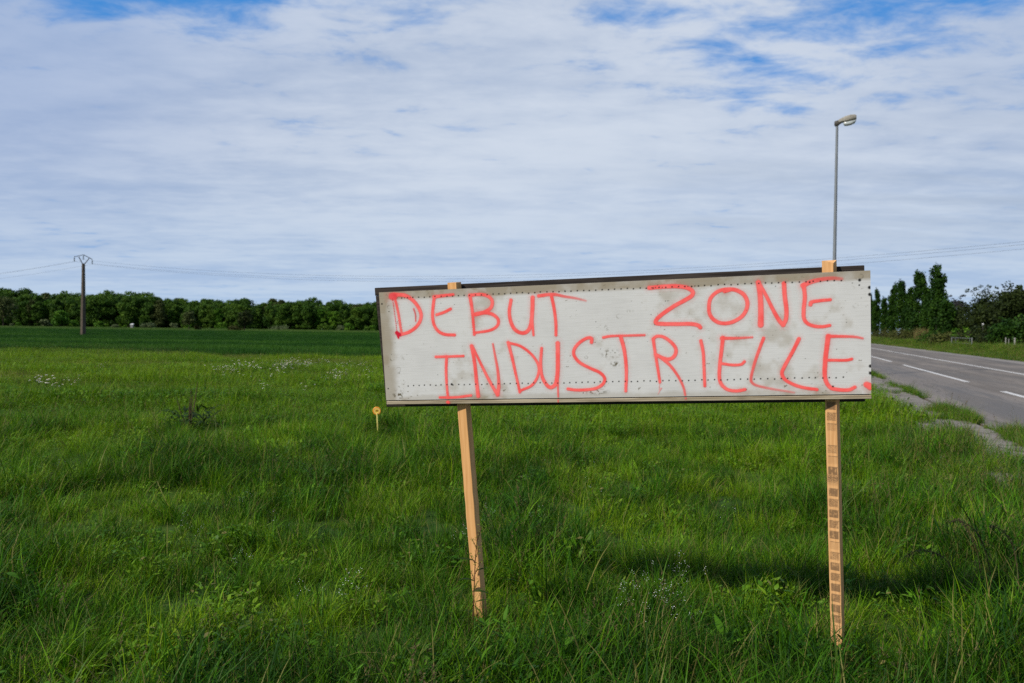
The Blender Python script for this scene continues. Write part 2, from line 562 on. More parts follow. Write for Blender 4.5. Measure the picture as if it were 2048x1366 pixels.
# ------------------------------------------------------------------ grass building blocks
def blades(r, n, R, L, W, lean, curl, segs=4, base=None, tip=0.06, az=None, twist=0.5):
    """n grass blades rooted in a disc of radius R; returns verts, quads and a value per blade"""
    if base is None:
        q = np.sqrt(r.random(n)) * R; a = r.random(n) * 2 * math.pi
        base = np.stack([q * np.cos(a), q * np.sin(a), np.zeros(n) - 0.02], 1)
    az = r.random(n) * 2 * math.pi if az is None else az
    Ls = r.uniform(*L, n); Ws = r.uniform(*W, n)
    ph = r.uniform(*lean, n); k = r.uniform(*curl, n)
    t = np.linspace(0, 1, segs + 1)
    ang = ph[:, None] + k[:, None] * (t[None] ** 1.5)
    st = Ls[:, None] / segs
    hx = np.concatenate([np.zeros((n, 1)), np.cumsum(np.sin(ang[:, :-1]) * st, 1)], 1)
    hz = np.concatenate([np.zeros((n, 1)), np.cumsum(np.cos(ang[:, :-1]) * st, 1)], 1)
    d = np.stack([np.cos(az), np.sin(az)], 1)
    cen = np.stack([base[:, :1] + hx * d[:, :1], base[:, 1:2] + hx * d[:, 1:2], base[:, 2:3] + hz], -1)
    wa = az + math.pi / 2 + r.uniform(-twist, twist, n)
    wd = np.stack([np.cos(wa), np.sin(wa), np.zeros(n)], 1)
    prof = np.maximum((1 - t) ** 0.55 * (0.75 + 0.4 * np.sin(np.minimum(t * 3, 1) * math.pi / 2)), tip)
    off = 0.5 * Ws[:, None, None] * prof[None, :, None] * wd[:, None, :]
    V = np.stack([cen - off, cen + off], 2).reshape(n, -1, 3)
    m = 2 * (segs + 1)
    b = np.arange(n)[:, None] * m
    q = []
    for i in range(segs):
        q.append(np.stack([b[:, 0] + 2 * i, b[:, 0] + 2 * i + 1, b[:, 0] + 2 * i + 3, b[:, 0] + 2 * i + 2], 1))
    val = np.repeat(r.random(n), m)
    return V.reshape(-1, 3), np.concatenate(q), val


def leaves(r, n, pos, az, elev, L, W, segs=3, fold=0.0):
    """pointed oval leaves at pos (n,3), heading az, rising at elev"""
    Ls = r.uniform(*L, n); Ws = r.uniform(*W, n)
    t = np.linspace(0, 1, segs + 2)
    e = elev[:, None] - t[None] * r.uniform(0.2, 1.1, n)[:, None]
    st = Ls[:, None] / (segs + 1)
    hx = np.concatenate([np.zeros((n, 1)), np.cumsum(np.cos(e[:, :-1]) * st, 1)], 1)
    hz = np.concatenate([np.zeros((n, 1)), np.cumsum(np.sin(e[:, :-1]) * st, 1)], 1)
    d = np.stack([np.cos(az), np.sin(az)], 1)
    cen = np.stack([pos[:, :1] + hx * d[:, :1], pos[:, 1:2] + hx * d[:, 1:2], pos[:, 2:3] + hz], -1)
    wd = np.stack([-np.sin(az), np.cos(az), r.uniform(-0.3, 0.3, n)], 1)
    prof = np.maximum(np.sin(np.clip(t, 0, 1) ** 0.8 * math.pi), 0.08)
    off = 0.5 * Ws[:, None, None] * prof[None, :, None] * wd[:, None, :]
    V = np.stack([cen - off, cen + off], 2).reshape(n, -1, 3)
    m = 2 * len(t); b = np.arange(n) * m
    q = [np.stack([b + 2 * i, b + 2 * i + 1, b + 2 * i + 3, b + 2 * i + 2], 1) for i in range(len(t) - 1)]
    return V.reshape(-1, 3), np.concatenate(q), np.repeat(r.random(n), m)


def join(parts):
    V, F, B, M, n = [], [], [], [], 0
    for (v, f, b, m) in parts:
        V.append(v); F.append(f + n); B.append(b); M.append(np.full(len(f), m)); n += len(v)
    return np.concatenate(V), np.concatenate(F), np.concatenate(B), np.concatenate(M)


def green(name, lo, mid, hi, straw=0.06, transl=0.32, rough=0.5, spec=0.09, hue_amp=0.5):
    m, g = mat(name)
    bv = g.attr('bv')
    tint = g.attr('tint', 'INSTANCER')
    dry = g.attr('dry', 'INSTANCER')
    f = g.math('ADD', g.math('MULTIPLY', tint, hue_amp), g.math('MULTIPLY', bv, 1.0 - hue_amp))
    c = g.ramp(f, [(0.12, lo), (0.5, mid), (0.9, hi)])
    wn = g.node('ShaderNodeTexWhiteNoise', noise_dimensions='1D')
    g.link(g.math('MULTIPLY', bv, 917.0), wn.inputs['W'])
    isdry = g.math('LESS_THAN', wn.outputs[0], g.math('ADD', g.math('MULTIPLY', dry, 0.5), straw))
    c = g.mix(g.math('MULTIPLY', isdry, 0.85), c, (0.21, 0.17, 0.055))
    finish(g, c, rough, spec, transl=transl)
    return m


m_grass = green("meadow grass", (0.010, 0.042, 0.002), (0.054, 0.146, 0.002), (0.205, 0.325, 0.006), 0.07)
m_broad = green("broad grass", (0.011, 0.048, 0.004), (0.050, 0.155, 0.004), (0.17, 0.32, 0.010), 0.03)
m_leaf = green("meadow herbs", (0.026, 0.085, 0.003), (0.072, 0.175, 0.004), (0.16, 0.27, 0.009), 0.0, spec=0.15)
m_crop = green("young wheat", (0.012, 0.055, 0.005), (0.025, 0.090, 0.008), (0.055, 0.140, 0.012), 0.0, hue_amp=0.7)
m_strip = green("pale far grass", (0.05, 0.11, 0.02), (0.075, 0.14, 0.025), (0.10, 0.16, 0.03), 0.02)
m_seed = plain("seed heads", (0.10, 0.075, 0.035), 0.9, 0.1, vary=0.4, scale=30)
m_stalk = plain("grass stalks", (0.06, 0.105, 0.02), 0.7, 0.2, vary=0.4, scale=20)
m_dead = plain("dead stalks", (0.075, 0.055, 0.03), 0.9, 0.1, vary=0.4, scale=20)
m_petal = plain("white petals", (0.78, 0.78, 0.74), 0.8, 0.1, vary=0.06)
m_pollen = plain("yellow flower centres", (0.7, 0.42, 0.02), 0.8, 0.1)

PROTOS = {}


def proto(set_name, parts, mats):
    V, F, B, M = join(parts)
    c = PROTOS.setdefault(set_name, bpy.data.collections.new(set_name))
    nm = "%s_%02d" % (set_name, len(c.objects))
    c.objects.link(bpy.data.objects.new(nm, mesh_data(nm, V, [F], mats, M, {'bv': B})))
    return len(c.objects) - 1


def stalk(r, n, R, L, head_mat, segs=5, curl=(0.1, 0.7), head=0.13, fluff=26):
    v, f, b = blades(r, n, R, L, (0.0022, 0.003), (0.0, 0.22), curl, segs, tip=0.9, twist=3)
    out_ = [(v, f, b, 0)]
    m = 2 * (segs + 1)
    tips = (v.reshape(n, m, 3)[:, -2] + v.reshape(n, m, 3)[:, -1]) / 2
    prev = (v.reshape(n, m, 3)[:, -4] + v.reshape(n, m, 3)[:, -3]) / 2
    d = tips - prev; d /= np.linalg.norm(d, axis=1)[:, None]
    for i in range(n):
        k = fluff
        t = r.random(k) * head
        p = tips[i] + d[i] * (t[:, None] - head * 0.55)
        vv, ff, bb = leaves(r, k, p, r.random(k) * 6.28, r.uniform(0.5, 1.4, k), (0.008, 0.02), (0.002, 0.0045), 1)
        out_.append((vv, ff, bb, 1))
    return out_


r = np.random.default_rng(11)
for k in range(4):    # fine tangled meadow grass
    v, f, b = blades(r, 80, 0.13, (0.14, 0.36), (0.003, 0.0065), (0.05, 0.7), (0.3, 1.9))
    proto("near", [(v, f, b, 0)], (m_grass, m_broad))
for k in range(3):    # broad blades
    v, f, b = blades(r, 34, 0.12, (0.18, 0.42), (0.005, 0.0105), (0.05, 0.5), (0.3, 1.7), 5)
    v2, f2, b2 = blades(r, 30, 0.14, (0.1, 0.26), (0.003, 0.005), (0.1, 0.8), (0.3, 1.6))
    proto("near", [(v, f, b, 1), (v2, f2, b2, 0)], (m_grass, m_broad))
for k in range(3):    # short lush turf
    v, f, b = blades(r, 80, 0.14, (0.06, 0.2), (0.004, 0.008), (0.1, 0.9), (0.2, 1.2), 3)
    proto("near", [(v, f, b, 0)], (m_grass, m_broad))
for k in range(3):    # herbs: clover-like and dandelion-like leaves on short stems
    n = 46
    q = np.sqrt(r.random(n)) * 0.13; a = r.random(n) * 6.28
    pos = np.stack([q * np.cos(a), q * np.sin(a), r.uniform(0.03, 0.17, n)], 1)
    v, f, b = leaves(r, n, pos, r.random(n) * 6.28, r.uniform(-0.1, 1.1, n), (0.025, 0.075), (0.01, 0.024))
    v2, f2, b2 = blades(r, 30, 0.14, (0.08, 0.24), (0.0025, 0.005), (0.1, 0.7), (0.2, 1.3))
    proto("near", [(v, f, b, 1), (v2, f2, b2, 0)], (m_grass, m_leaf))
for k in range(3):    # tall stalks with seed heads
    st = stalk(r, 5, 0.10, (0.34, 0.58), None)
    v2, f2, b2 = blades(r, 30, 0.10, (0.14, 0.34), (0.0025, 0.005), (0.05, 0.5), (0.2, 1.5))
    proto("near", st + [(v2, f2, b2, 2)], (m_stalk, m_seed, m_grass))
for k in range(3):    # long stray blades lying every way over the turf
    v, f, b = blades(r, 26, 0.12, (0.24, 0.48), (0.0035, 0.0075), (0.2, 1.2), (0.2, 1.6), 6)
    v2, f2, b2 = blades(r, 50, 0.13, (0.12, 0.3), (0.0025, 0.005), (0.1, 0.9), (0.3, 1.7))
    proto("near", [(v, f, b * 0.6 + 0.4, 1), (v2, f2, b2, 0)], (m_grass, m_broad))
N_GRASS, N_BROAD, N_SHORT, N_HERB, N_SEED, N_STRAY = range(0, 4), range(4, 7), range(7, 10), range(10, 13), range(13, 16), range(16, 19)

r = np.random.default_rng(12)
for k in range(4):
    v, f, b = blades(r, 170, 0.42, (0.16, 0.38), (0.006, 0.012), (0.05, 0.7), (0.2, 1.5), 3)
    proto("mid", [(v, f, b, 0)], (m_grass, m_leaf))
for k in range(2):
    n = 90
    q = np.sqrt(r.random(n)) * 0.4; a = r.random(n) * 6.28
    pos = np.stack([q * np.cos(a), q * np.sin(a), r.uniform(0.05, 0.24, n)], 1)
    v, f, b = leaves(r, n, pos, r.random(n) * 6.28, r.uniform(-0.1, 1.1, n), (0.04, 0.1), (0.015, 0.035), 2)
    v2, f2, b2 = blades(r, 80, 0.42, (0.12, 0.3), (0.006, 0.01), (0.1, 0.7), (0.2, 1.3), 3)
    proto("mid", [(v, f, b, 1), (v2, f2, b2, 0)], (m_grass, m_leaf))
for k in range(2):
    st = stalk(r, 9, 0.4, (0.3, 0.55), None, 4, fluff=12)
    v2, f2, b2 = blades(r, 110, 0.42, (0.16, 0.36), (0.006, 0.011), (0.05, 0.5), (0.2, 1.5), 3)
    proto("mid", st + [(v2, f2, b2, 2)], (m_stalk, m_seed, m_grass))

r = np.random.default_rng(13)
for k in range(3):
    v, f, b = blades(r, 260, 0.95, (0.36, 0.5), (0.012, 0.022), (0.02, 0.35), (0.1, 1.0), 3)
    proto("crop", [(v, f, b, 0)], (m_crop,))
for k in range(2):
    v, f, b = blades(r, 200, 1.6, (0.3, 0.6), (0.02, 0.05), (0.02, 0.4), (0.1, 1.0), 2)
    proto("pale", [(v, f, b, 0)], (m_strip,))
for k in range(3):      # daisies
    parts = []
    n = 5
    q = np.sqrt(r.random(n)) * 0.16; a = r.random(n) * 6.28
    base = np.stack([q * np.cos(a), q * np.sin(a), np.zeros(n)], 1)
    v, f, b = blades(r, n, 0, (0.3, 0.46), (0.004, 0.005), (0, 0.2), (0, 0.4), 3, base=base, tip=0.9)
    parts.append((v, f, b, 0))
    tips = v.reshape(n, 8, 3)[:, -1]
    for t in tips:
        nb = 9; az = np.arange(nb) * 2 * math.pi / nb
        vv, ff, bb = leaves(r, nb, np.repeat(t[None], nb, 0), az, np.full(nb, 0.35), (0.02, 0.026), (0.013, 0.017), 1)
        parts.append((vv, ff, bb, 1))
        vv, ff, bb = leaves(r, 4, np.repeat(t[None] + [0, 0, 0.006], 4, 0), np.arange(4) * 1.57, np.full(4, 0.4), (0.009, 0.011), (0.008, 0.01), 1)
        parts.append((vv, ff, bb, 2))
    proto("daisy", parts, (m_stalk, m_petal, m_pollen))
for k in range(3):      # tiny white cress-like flowers
    parts = []
    n = 5
    v, f, b = blades(r, n, 0.12, (0.2, 0.34), (0.0018, 0.0025), (0, 0.3), (0, 0.5), 3, tip=0.9)
    parts.append((v, f, b, 0))
    for t in v.reshape(n, 8, 3)[:, -1]:
        k2 = 6
        p = t + r.normal(0, 0.012, (k2, 3))
        vv, ff, bb = leaves(r, k2, p, r.random(k2) * 6.28, r.uniform(-0.2, 0.9, k2), (0.003, 0.0055), (0.0025, 0.0045), 1)
        parts.append((vv, ff, bb, 1))
    proto("cress", parts, (m_stalk, m_petal))


def scatter(name, set_name, xy, idx, scale, tint, dry=None, tilt=0.18, z=None, seed=1):
    r = np.random.default_rng(seed)
    n = len(xy)
    V = np.zeros((n, 3)); V[:, :2] = xy
    V[:, 2] = ground_z(xy[:, 0], xy[:, 1]) if z is None else z
    rot = np.stack([r.normal(0, tilt, n), r.normal(0, tilt, n), r.random(n) * 6.283], 1)
    me = mesh_data(name, V, [], attrs={'pick': np.asarray(idx, np.int32), 'rot': rot, 'size': np.asarray(scale, float),
                                       'tint': np.clip(tint, 0, 1), 'dry': np.zeros(n) if dry is None else np.clip(dry, 0, 1)})
    o = link(name, me)
    tag(o, kind='stuff')
    ng = bpy.data.node_groups.new(name + " scatter", 'GeometryNodeTree')
    ng.interface.new_socket('Geometry', in_out='INPUT', socket_type='NodeSocketGeometry')
    ng.interface.new_socket('Geometry', in_out='OUTPUT', socket_type='NodeSocketGeometry')
    gi, go = ng.nodes.new('NodeGroupInput'), ng.nodes.new('NodeGroupOutput')
    ci = ng.nodes.new('GeometryNodeCollectionInfo')
    ci.inputs['Collection'].default_value = PROTOS[set_name]
    ci.inputs['Separate Children'].default_value = True
    ci.inputs['Reset Children'].default_value = True
    ip = ng.nodes.new('GeometryNodeInstanceOnPoints')
    ip.inputs['Pick Instance'].default_value = True
    L = ng.links.new

    def na(attr, typ):
        nd = ng.nodes.new('GeometryNodeInputNamedAttribute'); nd.data_type = typ
        nd.inputs[0].default_value = attr
        return nd.outputs[0]
    L(gi.outputs[0], ip.inputs['Points'])
    L(ci.outputs[0], ip.inputs['Instance'])
    L(na('pick', 'INT'), ip.inputs['Instance Index'])
    er = ng.nodes.new('FunctionNodeEulerToRotation')
    L(na('rot', 'FLOAT_VECTOR'), er.inputs[0]); L(er.outputs[0], ip.inputs['Rotation'])
    L(na('size', 'FLOAT'), ip.inputs['Scale'])
    L(ip.outputs[0], go.inputs[0])
    md = o.modifiers.new("scatter", 'NODES'); md.node_group = ng
    return o


def wedge(r, y0, y1, dens, k=0.72, pad=1.8):
    n = int((k * (y1 ** 2 - y0 ** 2) + 2 * pad * (y1 - y0)) * dens)
    # sample y with probability proportional to the width
    y = np.sqrt(r.random(n * 2) * (y1 ** 2 - y0 ** 2) + y0 ** 2)[:n]
    x = r.uniform(-1, 1, n) * (k * y + pad)
    return np.stack([x, y], 1)


def d_of(p):
    return p[:, 0] * RN[0] + p[:, 1] * RN[1]


def choose(r, n, groups):
    """groups: list of (indices, weight array)"""
    W = np.stack([np.broadcast_to(w, n) for _, w in groups], 1)
    C = np.cumsum(W / W.sum(1)[:, None], 1)
    k = (r.random(n)[:, None] > C[:, :-1]).sum(1)
    pick = np.array([0] * n)
    for i, (ix, _) in enumerate(groups):
        ix = np.array(list(ix)); s_ = k == i
        pick[s_] = ix[r.integers(0, len(ix), s_.sum())]
    return pick


# ---- foreground meadow
r = np.random.default_rng(21)
p = np.concatenate([wedge(r, 2.35, 6.0, 78), wedge(r, 6.0, 13.0, 52)])
p = p[(d_of(p) < 2.75 + (fbm(p[:, 0], p[:, 1], 77, 2, 1.5) - 0.5) * 0.9) & (np.hypot(p[:, 0], p[:, 1]) > 2.5)]
n = len(p)
big = fbm(p[:, 0], p[:, 1], 61, 3, 0.55)
small = fbm(p[:, 0], p[:, 1], 62, 3, 1.6)
kind = fbm(p[:, 0], p[:, 1], 63, 3, 0.9)
edge = smooth(1.0, 2.2, d_of(p))
lush = smooth(0.5, 0.66, kind)
tall = np.clip(smooth(0.45, 0.62, big) + edge * 0.6, 0, 1)
near = 1 - smooth(3.6, 4.6, p[:, 1])
pick = choose(r, n, [(N_GRASS, 1.0 + tall), (N_BROAD, 0.32 + 0.5 * tall + 0.3 * near), (N_SHORT, 0.9 * (1 - tall) + 0.3),
                     (N_HERB, 0.2 + 1.2 * lush * (1 - tall)), (N_SEED, 0.035 + 0.10 * edge + 0.05 * near + 0.05 * tall), (N_STRAY, 0.22 + 0.15 * near)])
tuft = smooth(0.5, 0.75, fbm(p[:, 0], p[:, 1], 67, 2, 2.6))
scale = (0.68 + 0.36 * tall + 0.30 * tuft + 0.2 * edge) * r.uniform(0.75, 1.25, n)
infront = (np.abs(p[:, 0] + 2.02 * p[:, 1] / 12.1) < 0.3) & (p[:, 1] > 9.6) & (p[:, 1] < 12.4)
scale = np.where(infront, scale * 0.5, scale)
mid_ = smooth(6.0, 11.0, p[:, 1])
tint = 0.20 + 0.55 * smooth(0.35, 0.7, small) + 0.34 * lush - 0.30 * tall + 0.20 * mid_ + 0.16 * (fbm(p[:, 0], p[:, 1], 75, 3, 0.3) - 0.5) + r.normal(0, 0.19, n) - 0.22 * near
dry = 0.09 + 0.20 * edge + 0.10 * smooth(0.6, 0.75, small) * (1 - tall)
grass_o = scatter("grass", "near", p, pick, scale, tint, dry, 0.2)
grass_o['label'] = "tangled long green meadow grass all around the sign"
grass_o['category'] = "grass"

# ---- farther meadow, up to the crop
r = np.random.default_rng(22)
p = np.concatenate([wedge(r, 12.4, 20, 13), wedge(r, 20, 48, 9)])
p = p[(d_of(p) < 2.4) & (p[:, 1] < 40.0 + 11.0 * (fbm(p[:, 0], p[:, 1] * 0 + 3, 66, 4, 0.09) - 0.28) + r.normal(0, 1.1, len(p)))]
n = len(p)
big = fbm(p[:, 0], p[:, 1] * 2, 64, 3, 0.13)
small = fbm(p[:, 0], p[:, 1] * 2, 65, 3, 0.5)
far = smooth(15, 27, p[:, 1])
pick = choose(r, n, [(range(0, 4), 1.0), (range(4, 6), 0.5 + 0 * far), (range(6, 8), 0.12 + 0.15 * far + 0.5 * smooth(36, 41, p[:, 1]))])
scale = (0.75 + 0.35 * big) * r.uniform(0.8, 1.15, n)
tint = 0.42 + 0.5 * small + 0.25 * far + 0.7 * (big - 0.5) + r.normal(0, 0.1, n)
patchy = fbm(p[:, 0] * 0.6, p[:, 1] * 1.6, 74, 4, 0.22)
tint += 0.5 * (patchy - 0.5) - 0.35 * smooth(0.55, 0.7, patchy) * (1 - far)
scale *= 0.8 + 0.5 * smooth(0.45, 0.65, patchy)
dry = 0.05 + 0.75 * smooth(0.42, 0.66, 1 - patchy) * smooth(18, 26, p[:, 1])
o = scatter("meadow", "mid", p, pick, scale, tint, dry, 0.12)
o['label'] = "yellowish green rough meadow running back to the crop"; o['category'] = "meadow"

# ---- crop field and the pale strip before the wood
r = np.random.default_rng(23)
p = np.concatenate([wedge(r, 37, 90, 1.5, pad=6), wedge(r, 90, 176, 0.55, pad=8)])
p = p[(d_of(p) < 0.8) & (p[:, 1] > 40.3 + 11.0 * (fbm(p[:, 0], p[:, 1] * 0 + 3, 66, 4, 0.09) - 0.28) + r.normal(0, 1.1, len(p)))]
n = len(p)
rows = fbm(p[:, 0] * 0.12, p[:, 1], 68, 3, 0.25)
o = scatter("crop_field", "crop", p, r.integers(0, 3, n), r.uniform(0.9, 1.15, n) * (1 + 0.25 * (p[:, 1] > 90)), 0.15 + 0.75 * smooth(0.35, 0.65, rows) + r.normal(0, 0.1, n), None, 0.05)
o['label'] = "dark green field of young wheat in front of the wood"; o['category'] = "crop"
p = wedge(r, 176, 306, 0.16, pad=10)
p = p[d_of(p) < -1]
n = len(p)
o = scatter("far_meadow", "pale", p, r.integers(0, 2, n), r.uniform(0.8, 1.2, n), 0.3 + 0.5 * fbm(p[:, 0], p[:, 1], 69, 3, 0.05), None, 0.05)
o['label'] = "pale green grass strip along the foot of the wood"; o['category'] = "meadow"

# ---- verge beyond the road, and weeds in the kerb joint
r = np.random.default_rng(24)
s = 8 + 230 * r.random(9000) ** 1.4; d = 14.75 + r.random(9000) ** 1.3 * 12
p = d[:, None] * RN + s[:, None] * RT
n = len(p)
a = fbm(d, s, 70, 3, 0.4)
o = scatter("verge_grass", "mid", p, choose(r, n, [(range(0, 4), 1.0), (range(4, 6), 0.4), (range(6, 8), 0.35)]), r.uniform(0.7, 1.5, n) * (0.85 + 0.6 * smooth(15.5, 18, d)),
            0.12 + 0.5 * a + r.normal(0, 0.12, n), 0.4 + 0.5 * smooth(0.5, 0.7, a), 0.12)
o['label'] = "rough grass on the verge across the road"; o['category'] = "grass"
r = np.random.default_rng(25)
s = 6 + 60 * r.random(2600) ** 1.3
keep = (fbm(s, s * 0, 72, 3, 0.33) > 0.53) & (r.random(2600) < 0.4)
s = s[keep]; d = 3.48 + r.normal(0, 0.09, len(s)) + 0.0 * s
extra_s = np.concatenate([r.normal(18.6, 0.55, 70), r.normal(15.4, 0.35, 45), r.normal(17.2, 0.3, 25)])
extra_d = np.concatenate([r.normal(3.38, 0.16, 70), r.normal(3.7, 0.14, 45), r.normal(3.0, 0.22, 25)])
s2 = 8 + 40 * r.random(420); d2 = r.uniform(2.3, 3.4, 420); k2 = fbm(d2, s2, 73, 2, 1.2) > 0.52
s = np.concatenate([s, extra_s, s2[k2]]); d = np.concatenate([d, extra_d, d2[k2]])
p = d[:, None] * RN + s[:, None] * RT
n = len(p)
o = scatter("kerb_weeds", "near", p, choose(r, n, [(N_GRASS, 1.0), (N_BROAD, 0.6), (N_HERB, 0.25), (N_SEED, 0.3)]), r.uniform(0.35, 0.95, n),
            0.45 + r.normal(0, 0.12, n), np.full(n, 0.3), 0.2, z=np.where(d > 3.45, 0.02, 0.055))
o['label'] = "tufts of grass and weeds growing in the broken kerb joint"; o['category'] = "weeds"

# ---- small flowers
def at_px(u, v, h):
    """where the line of sight through a photograph pixel reaches height h (used once to take positions off the photo)"""
    q = cam.matrix_world.to_3x3() @ Vector(((u - 1024) / 1593.0, -(v - 683) / 1593.0, -1.0))
    t = (h - EYE) / q.z
    return np.array([q.x * t, q.y * t])


r = np.random.default_rng(26)
pts = []
for (u0, u1, v0, v1, k) in ((415, 480, 737, 744, 26), (480, 600, 731, 741, 34), (560, 640, 730, 738, 34), (600, 745, 728, 737, 34), (655, 680, 752, 766, 9),
                            (70, 125, 767, 776, 12), (132, 156, 769, 773, 4), (205, 212, 733, 740, 3), (640, 745, 735, 760, 14), (430, 480, 752, 760, 4), (330, 620, 740, 790, 8)):
    for _ in range(int(k * 0.5 + 0.5)):
        pts.append(at_px(r.uniform(u0, u1), r.uniform(v0, v1), 0.3))
p = np.array(pts)
o = scatter("daisies", "daisy", p, r.integers(0, 3, len(p)), r.uniform(0.85, 1.3, len(p)), np.zeros(len(p)), None, 0.1)
o['label'] = "white daisies in a loose drift across the meadow"; o['category'] = "flowers"
pts = [at_px(r.normal(1355, 60), r.normal(1180, 22), 0.25) for _ in range(9)]
pts += [at_px(r.normal(690, 50), r.normal(1155, 20), 0.25) for _ in range(3)] + [at_px(r.normal(1000, 45), r.normal(1000, 60), 0.25) for _ in range(4)]
pts += list(wedge(r, 3.0, 10.0, 0.15))
p = np.array(pts); p = p[d_of(p) < 2.2]
o = scatter("small_flowers", "cress", p, r.integers(0, 3, len(p)), r.uniform(0.8, 1.1, len(p)), np.zeros(len(p)), None, 0.15)
o['label'] = "tiny white flower heads scattered through the near grass"; o['category'] = "flowers"

# ------------------------------------------------------------------ the hand-painted sign
YAW, LEAN, TURN = -0.21836528, 0.09622537, -0.04493033
SIGN_M = np.array(Matrix.Rotation(YAW, 3, 'Z') @ Matrix.Rotation(LEAN, 3, 'X') @ Matrix.Rotation(TURN, 3, 'Y'))
FACE_O = np.array([0.50278627, 4.08, 1.6403122])          # centre of the painted face
BASE = np.array([0.15, 0.055, -1.62])                      # base of the sign, in the face's own frame
sign = empty("painted_sign", FACE_O + SIGN_M @ BASE, "wide weathered white board on two wooden stakes with pink spray-painted capitals", "sign")
sign.rotation_euler = Matrix(SIGN_M.tolist()).to_euler()

